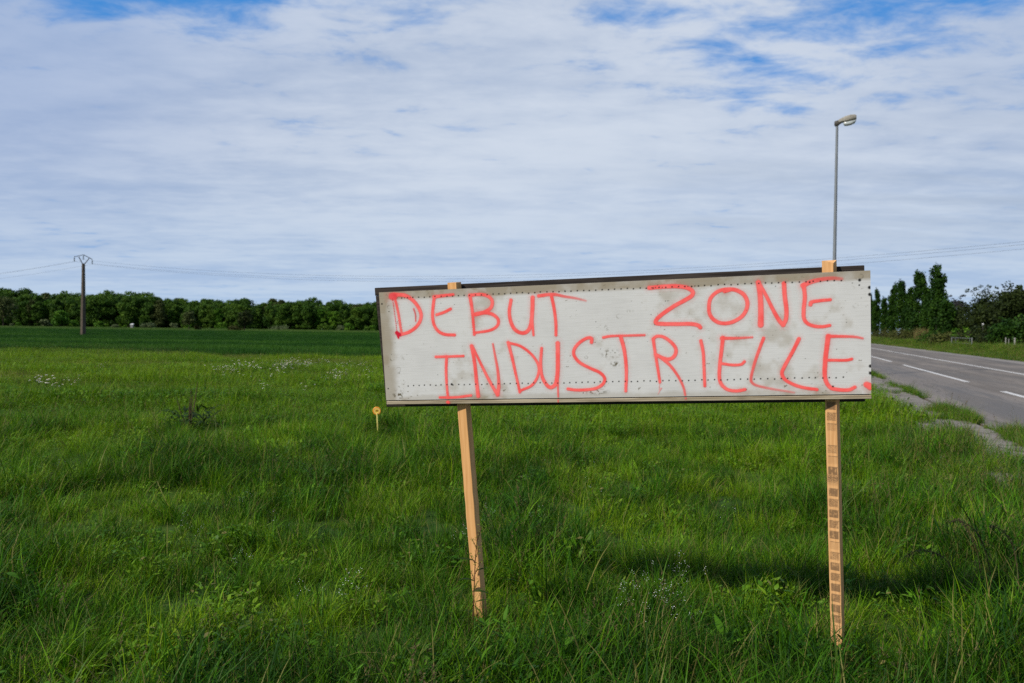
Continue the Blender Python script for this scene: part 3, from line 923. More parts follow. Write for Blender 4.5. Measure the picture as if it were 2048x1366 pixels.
# strokes: (word, points in mm on the face, start radius, end radius, start density, end density, how crimson)
STROKES = [
    (0, [(-1166, 282), (-1155, 280)], 21.6, 19.0, 1.0, 1.0, 0.35),
    (0, [(-1152, 271), (-1138, 195), (-1126, 74)], 8.3, 8.9, 0.85, 0.85, 0),
    (0, [(-1165, 268), (-1158, 182), (-1152, 85)], 2.5, 3.2, 1.0, 1.0, 0.8),
    (0, [(-1153, 83), (-1139, 72)], 11.4, 11.4, 1.0, 1.0, 1),
    (0, [(-1149, 71), (-1146, 56)], 7.6, 5.7, 1.0, 1.0, 1),
    (0, [(-1154, 292), (-1089, 282), (-1041, 246), (-1012, 197), (-1011, 156), (-1036, 116), (-1081, 86), (-1133, 72)], 11.4, 9.5, 1.0, 1.0, 0),
    (0, [(-1048, 209), (-1040, 178), (-1041, 143)], 5.7, 4.4, 0.6, 0.6, 0.7),
    (0, [(-929, 269), (-875, 274), (-822, 277)], 10.2, 8.3, 1.0, 1.0, 0),
    (0, [(-928, 266), (-937, 222), (-944, 167), (-938, 119), (-916, 84), (-881, 66), (-828, 61)], 9.5, 8.9, 1.0, 1.0, 0),
    (0, [(-921, 173), (-881, 184), (-841, 201)], 8.3, 8.9, 1.0, 1.0, 0),
    (0, [(-730, 268), (-722, 186), (-718, 61)], 10.8, 8.3, 1.0, 1.0, 0),
    (0, [(-731, 269), (-672, 272), (-631, 260), (-611, 236), (-617, 203), (-650, 180), (-706, 167)], 8.9, 10.8, 1.0, 1.0, 0),
    (0, [(-706, 168), (-650, 174), (-609, 162), (-583, 134), (-592, 101), (-635, 79), (-712, 70)], 10.8, 7.6, 1.0, 1.0, 0),
    (0, [(-509, 235), (-521, 172), (-515, 119), (-494, 78), (-457, 60), (-426, 72), (-408, 108), (-398, 174), (-393, 244)], 9.5, 12.1, 1.0, 1.0, 0),
    (0, [(-401, 121), (-398, 47)], 7.6, 6.3, 1.0, 1.0, 0),
    (0, [(-360, 251), (-286, 256), (-227, 243), (-168, 231), (-116, 216)], 10.2, 5.7, 1.0, 0.35, 0),
    (0, [(-293, 249), (-282, 177), (-277, 110), (-279, 44)], 9.5, 8.3, 1.0, 1.0, 0),
    (2, [(-939, -54), (-882, -54), (-786, -53)], 8.3, 7.6, 1.0, 1.0, 0),
    (2, [(-879, -54), (-886, -123), (-888, -192), (-886, -268), (-885, -303)], 8.9, 7.0, 1.0, 1.0, 0),
    (2, [(-890, -302), (-881, -303)], 7.0, 7.0, 1.0, 1.0, 0),
    (2, [(-931, -276), (-838, -276), (-756, -267)], 7.6, 7.6, 1.0, 1.0, 0),
    (2, [(-737, 0), (-725, -92), (-721, -181), (-716, -271)], 10.2, 11.4, 1.0, 1.0, 0),
    (2, [(-733, 0), (-693, -93), (-653, -182), (-621, -244), (-608, -262)], 7.6, 10.8, 1.0, 1.0, 0),
    (2, [(-609, -265), (-599, -211), (-601, -129), (-611, -54), (-619, 7)], 11.4, 5.7, 1.0, 0.7, 0),
    (2, [(-536, 12), (-521, -56), (-508, -131), (-495, -206), (-487, -253)], 9.5, 7.6, 1.0, 1.0, 0),
    (2, [(-531, 10), (-474, -7), (-422, -45), (-387, -93), (-378, -133), (-391, -180), (-424, -220), (-483, -245)], 7.6, 7.6, 1.0, 1.0, 0),
    (2, [(-358, -23), (-367, -100), (-365, -161), (-351, -201), (-326, -229), (-298, -219), (-283, -176), (-276, -102), (-272, 1)], 8.3, 12.7, 1.0, 1.0, 0),
    (2, [(-281, -176), (-282, -256), (-283, -307)], 7.0, 3.8, 1.0, 0.6, 0),
    (2, [(-96, 1), (-95, 21), (-119, 23), (-158, 1), (-186, -31), (-189, -64), (-163, -101), (-111, -132), (-60, -157), (-36, -187), (-46, -217), (-83, -239), (-136, -246), (-189, -246), (-229, -240)], 9.5, 8.3, 1.0, 1.0, 0),
    (2, [(-34, 24), (7, 30), (102, 30), (174, 30)], 7.6, 7.0, 1.0, 0.8, 0),
    (2, [(55, 24), (69, -38), (76, -110), (76, -176), (70, -255)], 10.8, 8.3, 1.0, 1.0, 0),
    (2, [(218, 10), (222, -36), (232, -114), (239, -172), (244, -212)], 8.9, 7.0, 1.0, 1.0, 0),
    (2, [(243, -212), (239, -251)], 2.5, 2.5, 0.35, 0.35, 0),
    (2, [(250, -244), (232, -274)], 3.8, 2.5, 0.5, 0.2, 0),
    (2, [(218, 10), (236, 22), (268, 18), (302, -6), (326, -38), (327, -67), (308, -91), (277, -95), (239, -78), (228, -73)], 8.3, 10.8, 1.0, 1.0, 0),
    (2, [(264, -95), (301, -132), (337, -187), (360, -240), (368, -285), (370, -298)], 8.9, 5.1, 1.0, 0.6, 0),
    (2, [(452, -7), (462, -68), (464, -151), (465, -235)], 8.9, 8.3, 1.0, 1.0, 0),
    (2, [(559, 6), (551, -57), (542, -121), (537, -191), (547, -230), (577, -256), (620, -263), (659, -257)], 10.2, 8.3, 1.0, 1.0, 0),
    (2, [(553, 3), (613, 1), (698, 3)], 9.5, 6.3, 1.0, 0.7, 0),
    (2, [(549, -124), (598, -132), (641, -131), (659, -117)], 7.6, 7.6, 1.0, 1.0, 0),
    (2, [(752, -3), (727, -68), (704, -137), (689, -200), (696, -226), (729, -242), (789, -256), (848, -267), (890, -275)], 8.9, 5.7, 1.0, 0.3, 0),
    (2, [(917, -11), (887, -72), (850, -140), (835, -178), (849, -210), (890, -236), (937, -252), (996, -262)], 10.2, 8.3, 1.0, 1.0, 0),
    (2, [(1051, -2), (1042, -70), (1036, -126), (1033, -188), (1040, -226), (1060, -254), (1095, -264), (1141, -266), (1169, -253)], 12.7, 8.9, 1.0, 1.0, 0),
    (2, [(1051, -2), (1120, -5), (1172, -9), (1206, -17)], 8.9, 5.7, 1.0, 0.6, 0),
    (2, [(1038, -118), (1085, -120), (1131, -121), (1156, -116)], 7.6, 7.6, 1.0, 1.0, 0),
    (2, [(1222, -241), (1239, -251)], 15.2, 17.8, 1.0, 1.0, 0),
    (1, [(207, 268), (270, 271), (332, 271), (388, 262), (418, 242), (414, 220), (380, 199), (329, 173), (272, 137), (239, 109), (235, 90), (264, 84), (339, 81), (407, 79), (441, 70), (451, 60)], 11.4, 10.8, 1.0, 1.0, 0),
    (1, [(574, 236), (613, 243), (655, 223), (675, 194), (679, 159), (664, 122), (634, 95), (591, 78), (548, 79), (515, 99), (498, 128), (496, 166), (504, 201), (528, 228), (559, 242), (595, 245), (619, 242)], 10.8, 9.5, 1.0, 1.0, 0),
    (1, [(733, 272), (741, 201), (742, 126), (740, 63)], 12.7, 15.2, 1.0, 1.0, 0),
    (1, [(736, 270), (768, 206), (796, 142), (825, 85), (845, 60)], 8.3, 11.4, 1.0, 1.0, 0),
    (1, [(845, 60), (859, 90), (861, 140), (855, 196), (852, 261)], 10.8, 11.4, 1.0, 1.0, 0),
    (1, [(939, 248), (979, 264), (1031, 274), (1077, 276), (1114, 271)], 12.7, 8.9, 1.0, 0.4, 0),
    (1, [(942, 248), (947, 192), (941, 131), (942, 87), (959, 62), (988, 49), (1023, 45), (1058, 50)], 10.8, 8.3, 1.0, 1.0, 0),
    (1, [(972, 154), (978, 166), (1013, 171), (1062, 174)], 10.2, 8.3, 1.0, 1.0, 0),
]


def spline(P, n=10):
    P = np.asarray(P, float)
    if len(P) < 3:
        t = np.linspace(0, 1, 2 * n)[:, None]
        return P[0] + (P[-1] - P[0]) * t
    Q = np.concatenate([[2 * P[0] - P[1]], P, [2 * P[-1] - P[-2]]])
    o = []
    for i in range(len(P) - 1):
        a, b, c, d = Q[i:i + 4]
        t = np.linspace(0, 1, n, endpoint=False)[:, None]
        o.append(0.5 * (2 * b + (c - a) * t + (2 * a - 5 * b + 4 * c - d) * t ** 2 + (3 * b - a - 3 * c + d) * t ** 3))
    return np.concatenate(o + [P[-1:]])


X0, X1, Z0, Z1 = -1.241, 1.243, -0.287, 0.3055
STEP = 0.0026
gx = np.linspace(X0, X1, int((X1 - X0) / STEP) + 1)
gz = np.linspace(-0.311, Z1, int((Z1 + 0.311) / STEP) + 1)
GX, GZ = np.meshgrid(gx, gz, indexing='ij')
paint = [np.zeros_like(GX) for _ in range(3)]
crim = [np.zeros_like(GX) for _ in range(3)]
jit = (fbm(GX, GZ, 90, 3, 60) - 0.5)
fine = (fbm(GX, GZ, 91, 2, 230) - 0.5)
for (w, pts, r0, r1, d0, d1, dk) in STROKES:
    S = spline(np.array(pts) / 1000.0)
    t = np.linspace(0, 1, len(S))
    R_ = 0.92 * (r0 + (r1 - r0) * t) / 1000.0; D_ = d0 + (d1 - d0) * t
    lo, hi = S.min(0) - 0.05, S.max(0) + 0.05
    i0, i1 = np.searchsorted(gx, lo[0]), np.searchsorted(gx, hi[0])
    j0, j1 = np.searchsorted(gz, lo[1]), np.searchsorted(gz, hi[1])
    sx, sz = GX[i0:i1, j0:j1], GZ[i0:i1, j0:j1]
    acc = np.zeros_like(sx)
    for (q, rr, dd) in zip(S, R_, D_):
        dist = np.hypot(sx - q[0], sz - q[1])
        core = dd * (1 - smooth(rr * 0.62, rr * 1.38, dist + 0.0012 * jit[i0:i1, j0:j1]))
        mist = 0.16 * dd * np.exp(-((dist / (rr * 1.9)) ** 2)) * (1 + 2.2 * fine[i0:i1, j0:j1])
        acc = np.maximum(acc, np.maximum(core, np.clip(mist, 0, 1)))
    A = paint[w][i0:i1, j0:j1]
    paint[w][i0:i1, j0:j1] = 1 - (1 - A) * (1 - acc) if dk < 1 else np.maximum(A, acc)
    crim[w][i0:i1, j0:j1] = np.maximum(crim[w][i0:i1, j0:j1], np.clip(acc * dk * 1.25, 0, 1))

# worn sheet: grime along the top and left edges, bare scuffs, nail holes, old glue rings
U = (GX - X0) / (X1 - X0)
n_big = fbm(GX, GZ, 92, 5, 3.0); n_mid = fbm(GX, GZ, 93, 5, 14.0); n_hi = fbm(GX, GZ, 94, 3, 90.0)
top_band = (1 - smooth(0.030, 0.052, Z1 - GZ + 0.012 * (n_mid - 0.5))) * (0.35 + 1.1 * n_mid)
left_band = (1 - smooth(0.03, 0.10, GX - X0 + 0.06 * (n_mid - 0.5))) * (0.35 + 0.9 * n_big)
low_band = 0.4 * (1 - smooth(0.01, 0.035, GZ - Z0 + 0.03 * (n_mid - 0.5))) * (GX < 1.2)
corner = 0.7 * np.exp(-(((GX - 1.243) / 0.03) ** 2 + ((GZ + 0.29) / 0.05) ** 2))
grime = np.clip(np.maximum.reduce([top_band, left_band, low_band, corner]) + 0.55 * smooth(0.56, 0.74, n_big * 0.6 + n_mid * 0.4), 0, 1)
speck = smooth(0.78, 0.86, n_hi) * smooth(0.5, 0.7, n_mid) * 0.8
hole = np.zeros_like(GX)
r = np.random.default_rng(95)


def dot(x, z, rad, d=1.0, arr=None):
    arr = hole if arr is None else arr
    i0, i1 = np.searchsorted(gx, x - rad * 2.2), np.searchsorted(gx, x + rad * 2.2)
    j0, j1 = np.searchsorted(gz, z - rad * 2.2), np.searchsorted(gz, z + rad * 2.2)
    q = np.hypot(GX[i0:i1, j0:j1] - x, GZ[i0:i1, j0:j1] - z)
    arr[i0:i1, j0:j1] = np.maximum(arr[i0:i1, j0:j1], d * (1 - smooth(rad * 0.6, rad * 1.3, q)))


for x in np.arange(-1.112, 1.12, 0.0318):
    dot(x + r.normal(0, 0.001), 0.2705 - 0.0022 * (x + 1.1) + r.normal(0, 0.0012), 0.0042, 1.0)
for x in list(np.arange(-1.096, -1.05, 0.016)) + list(np.arange(0.38, 0.46, 0.017)) + list(np.arange(0.22, 0.30, 0.017)):
    dot(x, 0.2705 - 0.0022 * (x + 1.1), 0.0032, 0.9)
for x in np.arange(-1.108, 1.13, 0.0318):
    dot(x + r.normal(0, 0.001), -0.2085 + 0.0018 * (x + 1.1) + r.normal(0, 0.0012), 0.0041, 1.0)
for (x, z, rad) in ((1.195, 0.262, 0.0075), (1.193, 0.238, 0.004), (1.239, 0.225, 0.0085), (1.240, 0.192, 0.0085), (1.2405, -0.152, 0.0085), (1.2405, -0.186, 0.0085),
                    (-1.225, -0.223, 0.004), (-1.228, 0.243, 0.005), (-1.19, 0.2, 0.003), (1.07, -0.248, 0.005), (-0.86, -0.205, 0.0065), (-0.15, -0.262, 0.003), (0.97, 0.262, 0.005)):
    dot(x, z, rad)
for k in range(60):      # tiny knocks
    dot(r.uniform(-1.2, 1.23), r.uniform(-0.27, 0.3), r.uniform(0.0015, 0.003), r.uniform(0.25, 0.8))
ring = np.zeros_like(GX)
spots = [(-0.97, 0.295, .012), (0.1, 0.155, .008), (1.17, 0.26, .014), (1.16, 0.225, .012), (1.175, 0.14, .011), (0.05, 0.13, .013), (-0.35, -0.1, .006), (-0.8, 0.26, .01), (1.11, 0.25, .008), (1.2, 0.28, .012)]
spots += [(r.uniform(-1.22, -1.12), r.uniform(-0.26, 0.28), r.uniform(.006, .014)) for _ in range(14)] + [(r.uniform(-0.2, 0.4), r.uniform(-0.2, 0.25), r.uniform(.004, .010)) for _ in range(12)]
for (x, z, rad) in spots:
    q = np.hypot(GX - x, (GZ - z) * 1.15) + 0.004 * (n_hi - 0.5)
    ring = np.maximum(ring, np.exp(-((q - rad) / 0.0028) ** 2) * smooth(0.42, 0.62, n_mid) * smooth(0.35, 0.6, n_hi) * 0.75)
for (x, z, a_, b_) in ((-0.08, -0.258, .045, .012), (0.0, -0.06, .035, .018), (0.02, -0.115, .02, .01), (-1.17, -0.26, .03, .02)):
    q = ((GX - x) / a_) ** 2 + ((GZ - z) / b_) ** 2
    speck = np.maximum(speck, np.exp(-q) * smooth(0.5, 0.62, n_hi) * 1.3)
speck = np.clip(speck, 0, 1)

n, mz = GX.shape
i, j = np.meshgrid(np.arange(n - 1), np.arange(mz - 1), indexing='ij')
quad = np.stack([(i * mz + j), ((i + 1) * mz + j), ((i + 1) * mz + j + 1), (i * mz + j + 1)], -1).reshape(-1, 4)
qz = (gz[j] + gz[j + 1]).reshape(-1) / 2

m_face, g = mat("weathered white sheet")
c = g.mix(g.attr('shade'), (0.55, 0.545, 0.528), (0.68, 0.675, 0.655))
c = g.mix(g.math('MULTIPLY', g.attr('grime'), 0.85), c, (0.27, 0.215, 0.13))
tc = g.node('ShaderNodeTexCoord')
weave = g.noise(g.mapping(tc.outputs['Object'], scale=(8, 1, 160)), 1.0, 3, 0.5)
c = g.mix(g.rng(weave, 0.4, 0.75, 0, 0.16), c, (0.36, 0.35, 0.33))
c = g.mix(g.attr('ring'), c, (0.13, 0.11, 0.07))
c = g.mix(g.attr('hole'), c, (0.012, 0.011, 0.010))
finish(g, c, 0.62, 0.3, bump=weave, bump_d=0.0006)

sel = qz > Z0
used = np.unique(quad[sel]); remap = -np.ones(n * mz, int); remap[used] = np.arange(len(used))
FV = np.stack([GX.ravel(), np.zeros(n * mz), GZ.ravel()], 1)
FV[:, 1] = (0.0022 * (fbm(GX, GZ, 96, 2, 1.6) - 0.5) * 2).ravel()
face_y = FV[:, 1].copy()
V = FV[used]; F = remap[quad[sel]]
# back and edges of the sheet
nb = len(V); T_ = 0.010
zlo = V[:, 2].min()
def row(cond):
    return np.where(cond)[0]
edge_ids = [row(np.isclose(V[:, 2], zlo)), row(np.isclose(V[:, 0], X1)), row(np.isclose(V[:, 2], Z1)), row(np.isclose(V[:, 0], X0))]
edge_ids = [edge_ids[0][np.argsort(V[edge_ids[0], 0])], edge_ids[1][np.argsort(V[edge_ids[1], 2])],
            edge_ids[2][np.argsort(-V[edge_ids[2], 0])], edge_ids[3][np.argsort(-V[edge_ids[3], 2])]]
loop = np.concatenate([e[:-1] for e in edge_ids])
BV = V[loop].copy(); BV[:, 1] = T_
SV = V[loop].copy()
V = np.concatenate([V, BV])
L_ = len(loop); a = np.arange(L_); b = (a + 1) % L_
F2 = np.stack([loop[b], loop[a], nb + a, nb + b], 1)
att = {}
full = lambda arr: np.concatenate([arr.ravel()[used], arr.ravel()[used][loop]])
att['grime'] = full(grime); att['shade'] = full(np.clip(0.5 + 0.9 * (n_big - 0.5) + 0.5 * (n_mid - 0.5), 0, 1))
att['hole'] = full(hole); att['ring'] = full(np.maximum(ring, speck))
cap = (nb + np.arange(L_))[::-1][None]
me = mesh_data("panel", V - BASE, [F, F2, cap], (m_face,), attrs=att)
link("panel", me, sign)

m_spray, g = mat("fluorescent coral spray paint")
tc = g.node('ShaderNodeTexCoord')
pn = g.noise(tc.outputs['Object'], 11.0, 5, 0.6)
pf = g.noise(tc.outputs['Object'], 240.0, 2, 0.6)
c = g.mix(g.rng(pn, 0.35, 0.65), (1.0, 0.10, 0.09), (1.0, 0.165, 0.15))
c = g.mix(g.attr('crim'), c, (0.62, 0.004, 0.03))
c = g.mix(g.math('MULTIPLY', g.attr('hole'), 0.9), c, (0.02, 0.01, 0.01))
finish(g, c, 0.6, 0.3, alpha=g.math('MULTIPLY', g.attr('cover'), g.math('MULTIPLY', g.rng(pn, 0.3, 0.62, 0.9, 1.0), g.rng(pf, 0.3, 0.5, 0.94, 1.0))))
WORDS = ("DEBUT", "ZONE", "INDUSTRIELLE.")
for w in range(3):
    cov = paint[w]
    gap = (GZ < Z0 + 0.0005) & (GZ > -0.2925)
    cq = cov.ravel()[quad].max(1)
    gq = gap.ravel()[quad].any(1)
    s_ = (cq > 0.012) & ~gq
    us = np.unique(quad[s_]); rm = -np.ones(n * mz, int); rm[us] = np.arange(len(us))
    VV = FV[us].copy(); VV[:, 1] = np.where(VV[:, 2] > Z0, face_y[us], -0.003) - 0.0007 - 0.0002 * w
    o = link("spray_lettering", mesh_data("spray_lettering", VV - BASE, [rm[quad[s_]]], (m_spray,),
             attrs={'cover': np.clip(cov.ravel()[us], 0, 1), 'crim': np.clip(crim[w].ravel()[us] * 1.1, 0, 1), 'hole': hole.ravel()[us]}), sign)
    o['label'] = "pink spray-painted word %s" % WORDS[w].strip('.')


def wood(name, lo, hi, grain=(60, 60, 3), rough=0.75, knots=True):
    m, g = mat(name)
    tc = g.node('ShaderNodeTexCoord')
    n1 = g.noise(g.mapping(tc.outputs['Object'], scale=grain), 1.0, 6, 0.6, 0.6)
    n2 = g.noise(tc.outputs['Object'], 5.0, 4, 0.6)
    c = g.mix(g.rng(n1, 0.3, 0.7), lo, hi)
    c = g.mix(g.rng(n2, 0.55, 0.75, 0, 0.5), c, tuple(x * 0.6 for x in lo))
    return m, g, tc, c, n1


m_old, g, tc, c, n1 = wood("old grey-brown timber", (0.020, 0.016, 0.014), (0.062, 0.050, 0.042), (3, 60, 60))
finish(g, c, 0.85, 0.15, bump=n1, bump_d=0.004)
m_trim, g, tc, c, n1 = wood("bleached trim timber", (0.24, 0.19, 0.12), (0.46, 0.39, 0.28), (4, 80, 80))
finish(g, c, 0.8, 0.2, bump=n1, bump_d=0.002)
m_stake, g, tc, c, n1 = wood("fresh sawn softwood", (0.56, 0.285, 0.10), (0.72, 0.40, 0.165), (90, 90, 3.0))
finish(g, c, 0.7, 0.25, bump=n1, bump_d=0.001)
m_print, g, tc, c, n1 = wood("softwood with smudged black print", (0.55, 0.285, 0.11), (0.70, 0.40, 0.175), (90, 90, 3.0))
uvn = g.node('ShaderNodeUVMap', uv_map='UVMap')
sp = g.node('ShaderNodeSeparateXYZ'); g.link(uvn.outputs[0], sp.inputs[0])
uu, vv = sp.outputs[0], sp.outputs[1]
cell = g.math('DIVIDE', vv, 0.0425)
fr = g.math('FRACT', cell); idn = g.math('FLOOR', cell)
wn = g.node('ShaderNodeTexWhiteNoise', noise_dimensions='1D'); g.link(idn, wn.inputs['W'])
box = g.math('MULTIPLY', g.math('MULTIPLY', g.rng(fr, 0.14, 0.2), g.rng(fr, 0.84, 0.9, 1, 0)), g.math('MULTIPLY', g.rng(uu, 0.05, 0.16), g.rng(uu, 0.92, 0.98, 1, 0)))
line = g.math('MULTIPLY', g.rng(g.math('ABSOLUTE', g.math('SUBTRACT', fr, 0.88)), 0.03, 0.06, 1, 0), g.rng(uu, 0.1, 0.2))
cmb = g.node('ShaderNodeCombineXYZ')
g.link(uu, cmb.inputs[0]); g.link(g.math('MULTIPLY', vv, 18.0), cmb.inputs[1])
ink = g.noise(cmb.outputs[0], 16.0, 4, 0.75)
inkm = g.rng(g.math('ADD', ink, g.math('MULTIPLY', g.math('SUBTRACT', wn.outputs[0], 0.5), 0.42)), 0.40, 0.50)
ink2 = g.noise(cmb.outputs[0], 3.0, 3, 0.6)
f = g.math('MULTIPLY', g.math('MAXIMUM', g.math('MULTIPLY', box, g.math('ADD', g.math('MULTIPLY', inkm, 0.75), 0.25)), g.math('MULTIPLY', line, 0.8)), g.rng(ink2, 0.3, 0.5, 0.4, 1))
blank = g.math('MULTIPLY', g.rng(vv, 0.93, 0.935), g.rng(vv, 0.985, 0.99, 1, 0))
f = g.math('MULTIPLY', f, g.math('SUBTRACT', 1.0, blank))
smudge = g.math('MULTIPLY', g.rng(g.math('ABSOLUTE', g.math('SUBTRACT', vv, 0.80)), 0.0, 0.035, 1, 0), g.rng(ink, 0.4, 0.55))
f = g.math('MAXIMUM', g.math('MULTIPLY', f, 0.7), g.math('MULTIPLY', smudge, 0.9))
f = g.math('MULTIPLY', f, g.math('MULTIPLY', g.rng(vv, 0.12, 0.25), g.rng(vv, 1.14, 1.15, 1, 0)))
c = g.mix(f, c, (0.045, 0.030, 0.022))
finish(g, c, 0.7, 0.25, bump=n1, bump_d=0.001)

mb = MB(); mb.box((-1.239, -0.003, -0.311), (1.244, 0.012, -0.293), bev=0.0015)
o = mb.build("trim_strip", m_trim, sign); o.data.transform(Matrix.Translation(Vector(-BASE)))
mb = MB(); mb.box((-1.232, 0.0135, -0.306), (1.238, 0.0155, -0.276))  # added black strip, stands in for deep shade in the gap
m_black = plain("black gap shade", (0.012, 0.011, 0.010), 0.9, 0.1)
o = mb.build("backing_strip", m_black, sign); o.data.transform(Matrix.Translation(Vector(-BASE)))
FY0, FY1 = 0.086, 0.112
for nm, lo, hi in (("frame_rail", (-1.300, FY0, 0.285), (1.234, FY1, 0.329)), ("frame_rail", (-1.278, FY0, -0.341), (1.232, FY1, -0.285)),
                   ("frame_stile", (-1.298, FY0 + 0.002, -0.284), (-1.245, FY1 - 0.002, 0.284)), ("frame_stile", (1.18, FY0 + 0.002, -0.284), (1.226, FY1 - 0.002, 0.284))):
    mb = MB(); mb.box(lo, hi, bev=0.002)
    o = mb.build(nm, m_old, sign)
    Vv = np.array([v.co[:] for v in o.data.vertices])
    if nm == "frame_stile" and lo[0] < 0:
        for v in o.data.vertices:                         # the left plank leans a little out of square
            v.co.x += 0.018 * (0.284 - v.co.z) / 0.568
    o.data.transform(Matrix.Translation(Vector(-BASE)))


def post(x_top, x_bot, yaw, half, y, z_top, mats, split=False):
    zs = np.linspace(-1.74, z_top, 30)
    prof = np.array([(-1, -1), (1, -1), (1, 1), (-1, 1)], float)
    b = 0.07
    ring = []
    for (sx, sy) in prof:
        if sx * sy > 0:
            ring += [(sx, sy * (1 - b)), (sx * (1 - b), sy)]
        else:
            ring += [(sx * (1 - b), sy), (sx, sy * (1 - b))]
    ring = np.array(ring) * half
    c_, s_ = math.cos(yaw), math.sin(yaw)
    rot = np.array([[c_, -s_], [s_, c_]])
    V, uvv = [], []
    r = np.random.default_rng(int(abs(x_top) * 100))
    for k, z in enumerate(zs):
        t = (z - z_top) / (-1.8 - z_top)
        q = ring.copy()
        if split and k == len(zs) - 1:
            pass
        q = q @ rot.T
        cx = x_top + (x_bot - x_top) * t
        V.append(np.column_stack([q[:, 0] + cx + 0.0006 * r.normal(), q[:, 1] + y, np.full(8, z)]))
    if split:                                             # hammered, split top corner
        V[-1][2:4, 2] -= 0.012; V[-2][3, 0] -= 0.008
    V = np.concatenate(V)
    F, M, UV = [], [], []
    for k in range(len(zs) - 1):
        for e in range(8):
            f = (k * 8 + e, k * 8 + (e + 1) % 8, (k + 1) * 8 + (e + 1) % 8, (k + 1) * 8 + e)
            F.append(f)
            front = e == 1
            M.append(1 if front else 0)
            z0, z1 = zs[k] + 1.74, zs[k + 1] + 1.74
            z0, z1 = z0 * 0.78, z1 * 0.78
            UV += [(0, z0), (1, z0), (1, z1), (0, z1)]
    top = [tuple((len(zs) - 1) * 8 + e for e in range(8))]
    UV += [(0, 0)] * 8; M.append(0)
    me = mesh_data("post", V - BASE, [np.array(F), np.array(top)], mats, M, uv=np.array(UV))
    return link("post", me, sign)


post(-0.829, -0.780, math.radians(-13), 0.0275, 0.052, 0.340, (m_stake, m_stake))
o = post(1.068, 1.091, math.radians(-24), 0.0275, 0.054, 0.361, (m_stake, m_print), split=True)
o['label'] = "stake marked with a column of smudged black prints"

# ------------------------------------------------------------------ yellow marker disc on a stake
MARK_H = 0.43 - float(ground_z(-2.02, 12.1))       # height of the disc above the soil
m_yel, g = mat("yellow marker face")
tc = g.node('ShaderNodeTexCoord')
sp = g.node('ShaderNodeSeparateXYZ'); g.link(tc.outputs['Object'], sp.inputs[0])
rad = g.math('SQRT', g.math('ADD', g.math('POWER', g.math('ABSOLUTE', sp.outputs[0]), 2.0), g.math('POWER', g.math('ABSOLUTE', g.math('SUBTRACT', sp.outputs[2], MARK_H)), 2.0)))
nn = g.noise(tc.outputs['Object'], 30, 4, 0.6)
c = g.mix(g.rng(rad, 0.038, 0.047), (0.95, 0.62, 0.08), (0.88, 0.33, 0.02))
c = g.mix(g.math('MULTIPLY', g.rng(g.math('ABSOLUTE', g.math('SUBTRACT', rad, 0.040)), 0.003, 0.006, 1, 0), 0.8), c, (0.92, 0.72, 0.32))
c = g.mix(g.rng(nn, 0.5, 0.7, 0, 0.4), c, (0.6, 0.25, 0.02))
finish(g, c, 0.5, 0.4)
m_ink = plain("brown print", (0.25, 0.10, 0.01))
m_sty = plain("pale yellow stake", (0.85, 0.68, 0.20), 0.6, 0.3)
mk = empty("marker_disc", (-2.02, 12.1, float(ground_z(-2.02, 12.1))), "small round orange marker on a thin yellow stake left of the sign", "marker")
mk.rotation_euler = (0, math.radians(-3.5), math.radians(12))
ang = np.linspace(0, 2 * math.pi, 33)[:-1]
def disc_ring(rr, y):
    return np.stack([rr * np.cos(ang), np.full(32, y), MARK_H + rr * np.sin(ang)], 1)
mb = MB(); mb.loft([disc_ring(0.056, -0.012), disc_ring(0.061, -0.008), disc_ring(0.061, 0.004), disc_ring(0.057, 0.008)])
disc = mb.build("disc", m_yel, mk)
mb = MB()
mb.box((-0.020, -0.0135, MARK_H +0.008), (0.022, -0.0125, MARK_H +0.013)); mb.box((-0.016, -0.0135, MARK_H -0.008), (0.018, -0.0125, MARK_H -0.003)); mb.tube([(-0.02, -0.013, MARK_H -0.003), (0, -0.013, MARK_H +0.003), (0.022, -0.013, MARK_H +0.008)], 0.0022, 4)
mb.build("emblem", m_ink, disc)
mb = MB(); mb.tube([(0, -0.016, -0.1), (0, -0.016, 0.2), (0, -0.016, MARK_H - 0.035)], [0.010, 0.010, 0.009], 8)
mb.build("stake", m_sty, mk, True)

# ------------------------------------------------------------------ street lamp
m_galv = plain("galvanised steel", (0.17, 0.185, 0.195), 0.55, 0.4, 0.2, 0.12, 3)
m_lampg = plain("weathered lamp housing", (0.27, 0.25, 0.21), 0.75, 0.2, vary=0.35, scale=14)
m_lampd = plain("dark lamp bracket", (0.06, 0.055, 0.045), 0.7, 0.3)
m_bowl = plain("cloudy plastic lamp bowl", (0.40, 0.43, 0.42), 0.25, 0.5, vary=0.08)
lx, ly = 12.49, 31.0
lamp = empty("street_lamp", (lx, ly, -0.05), "tall grey street lamp with a single lantern reaching towards the road", "street lamp")
H_ = 9.79
mb = MB()
mb.tube([(0, 0, -0.3), (0, 0, 1.2), (0, 0, 1.25), (0, 0, 5.5), (0, 0, H_)], [0.088, 0.088, 0.072, 0.062, 0.046], 14)
pole = mb.build("pole", m_galv, lamp, True)
mb = MB(); mb.box((-0.04, -0.092, 0.5), (0.04, -0.06, 1.0), bev=0.004); mb.build("hatch", m_galv, pole)
ax = np.array([math.cos(math.radians(-22)), math.sin(math.radians(-22)), 0.0]); ay = np.array([-ax[1], ax[0], 0])
up_ = np.array([0, 0, 1.0])
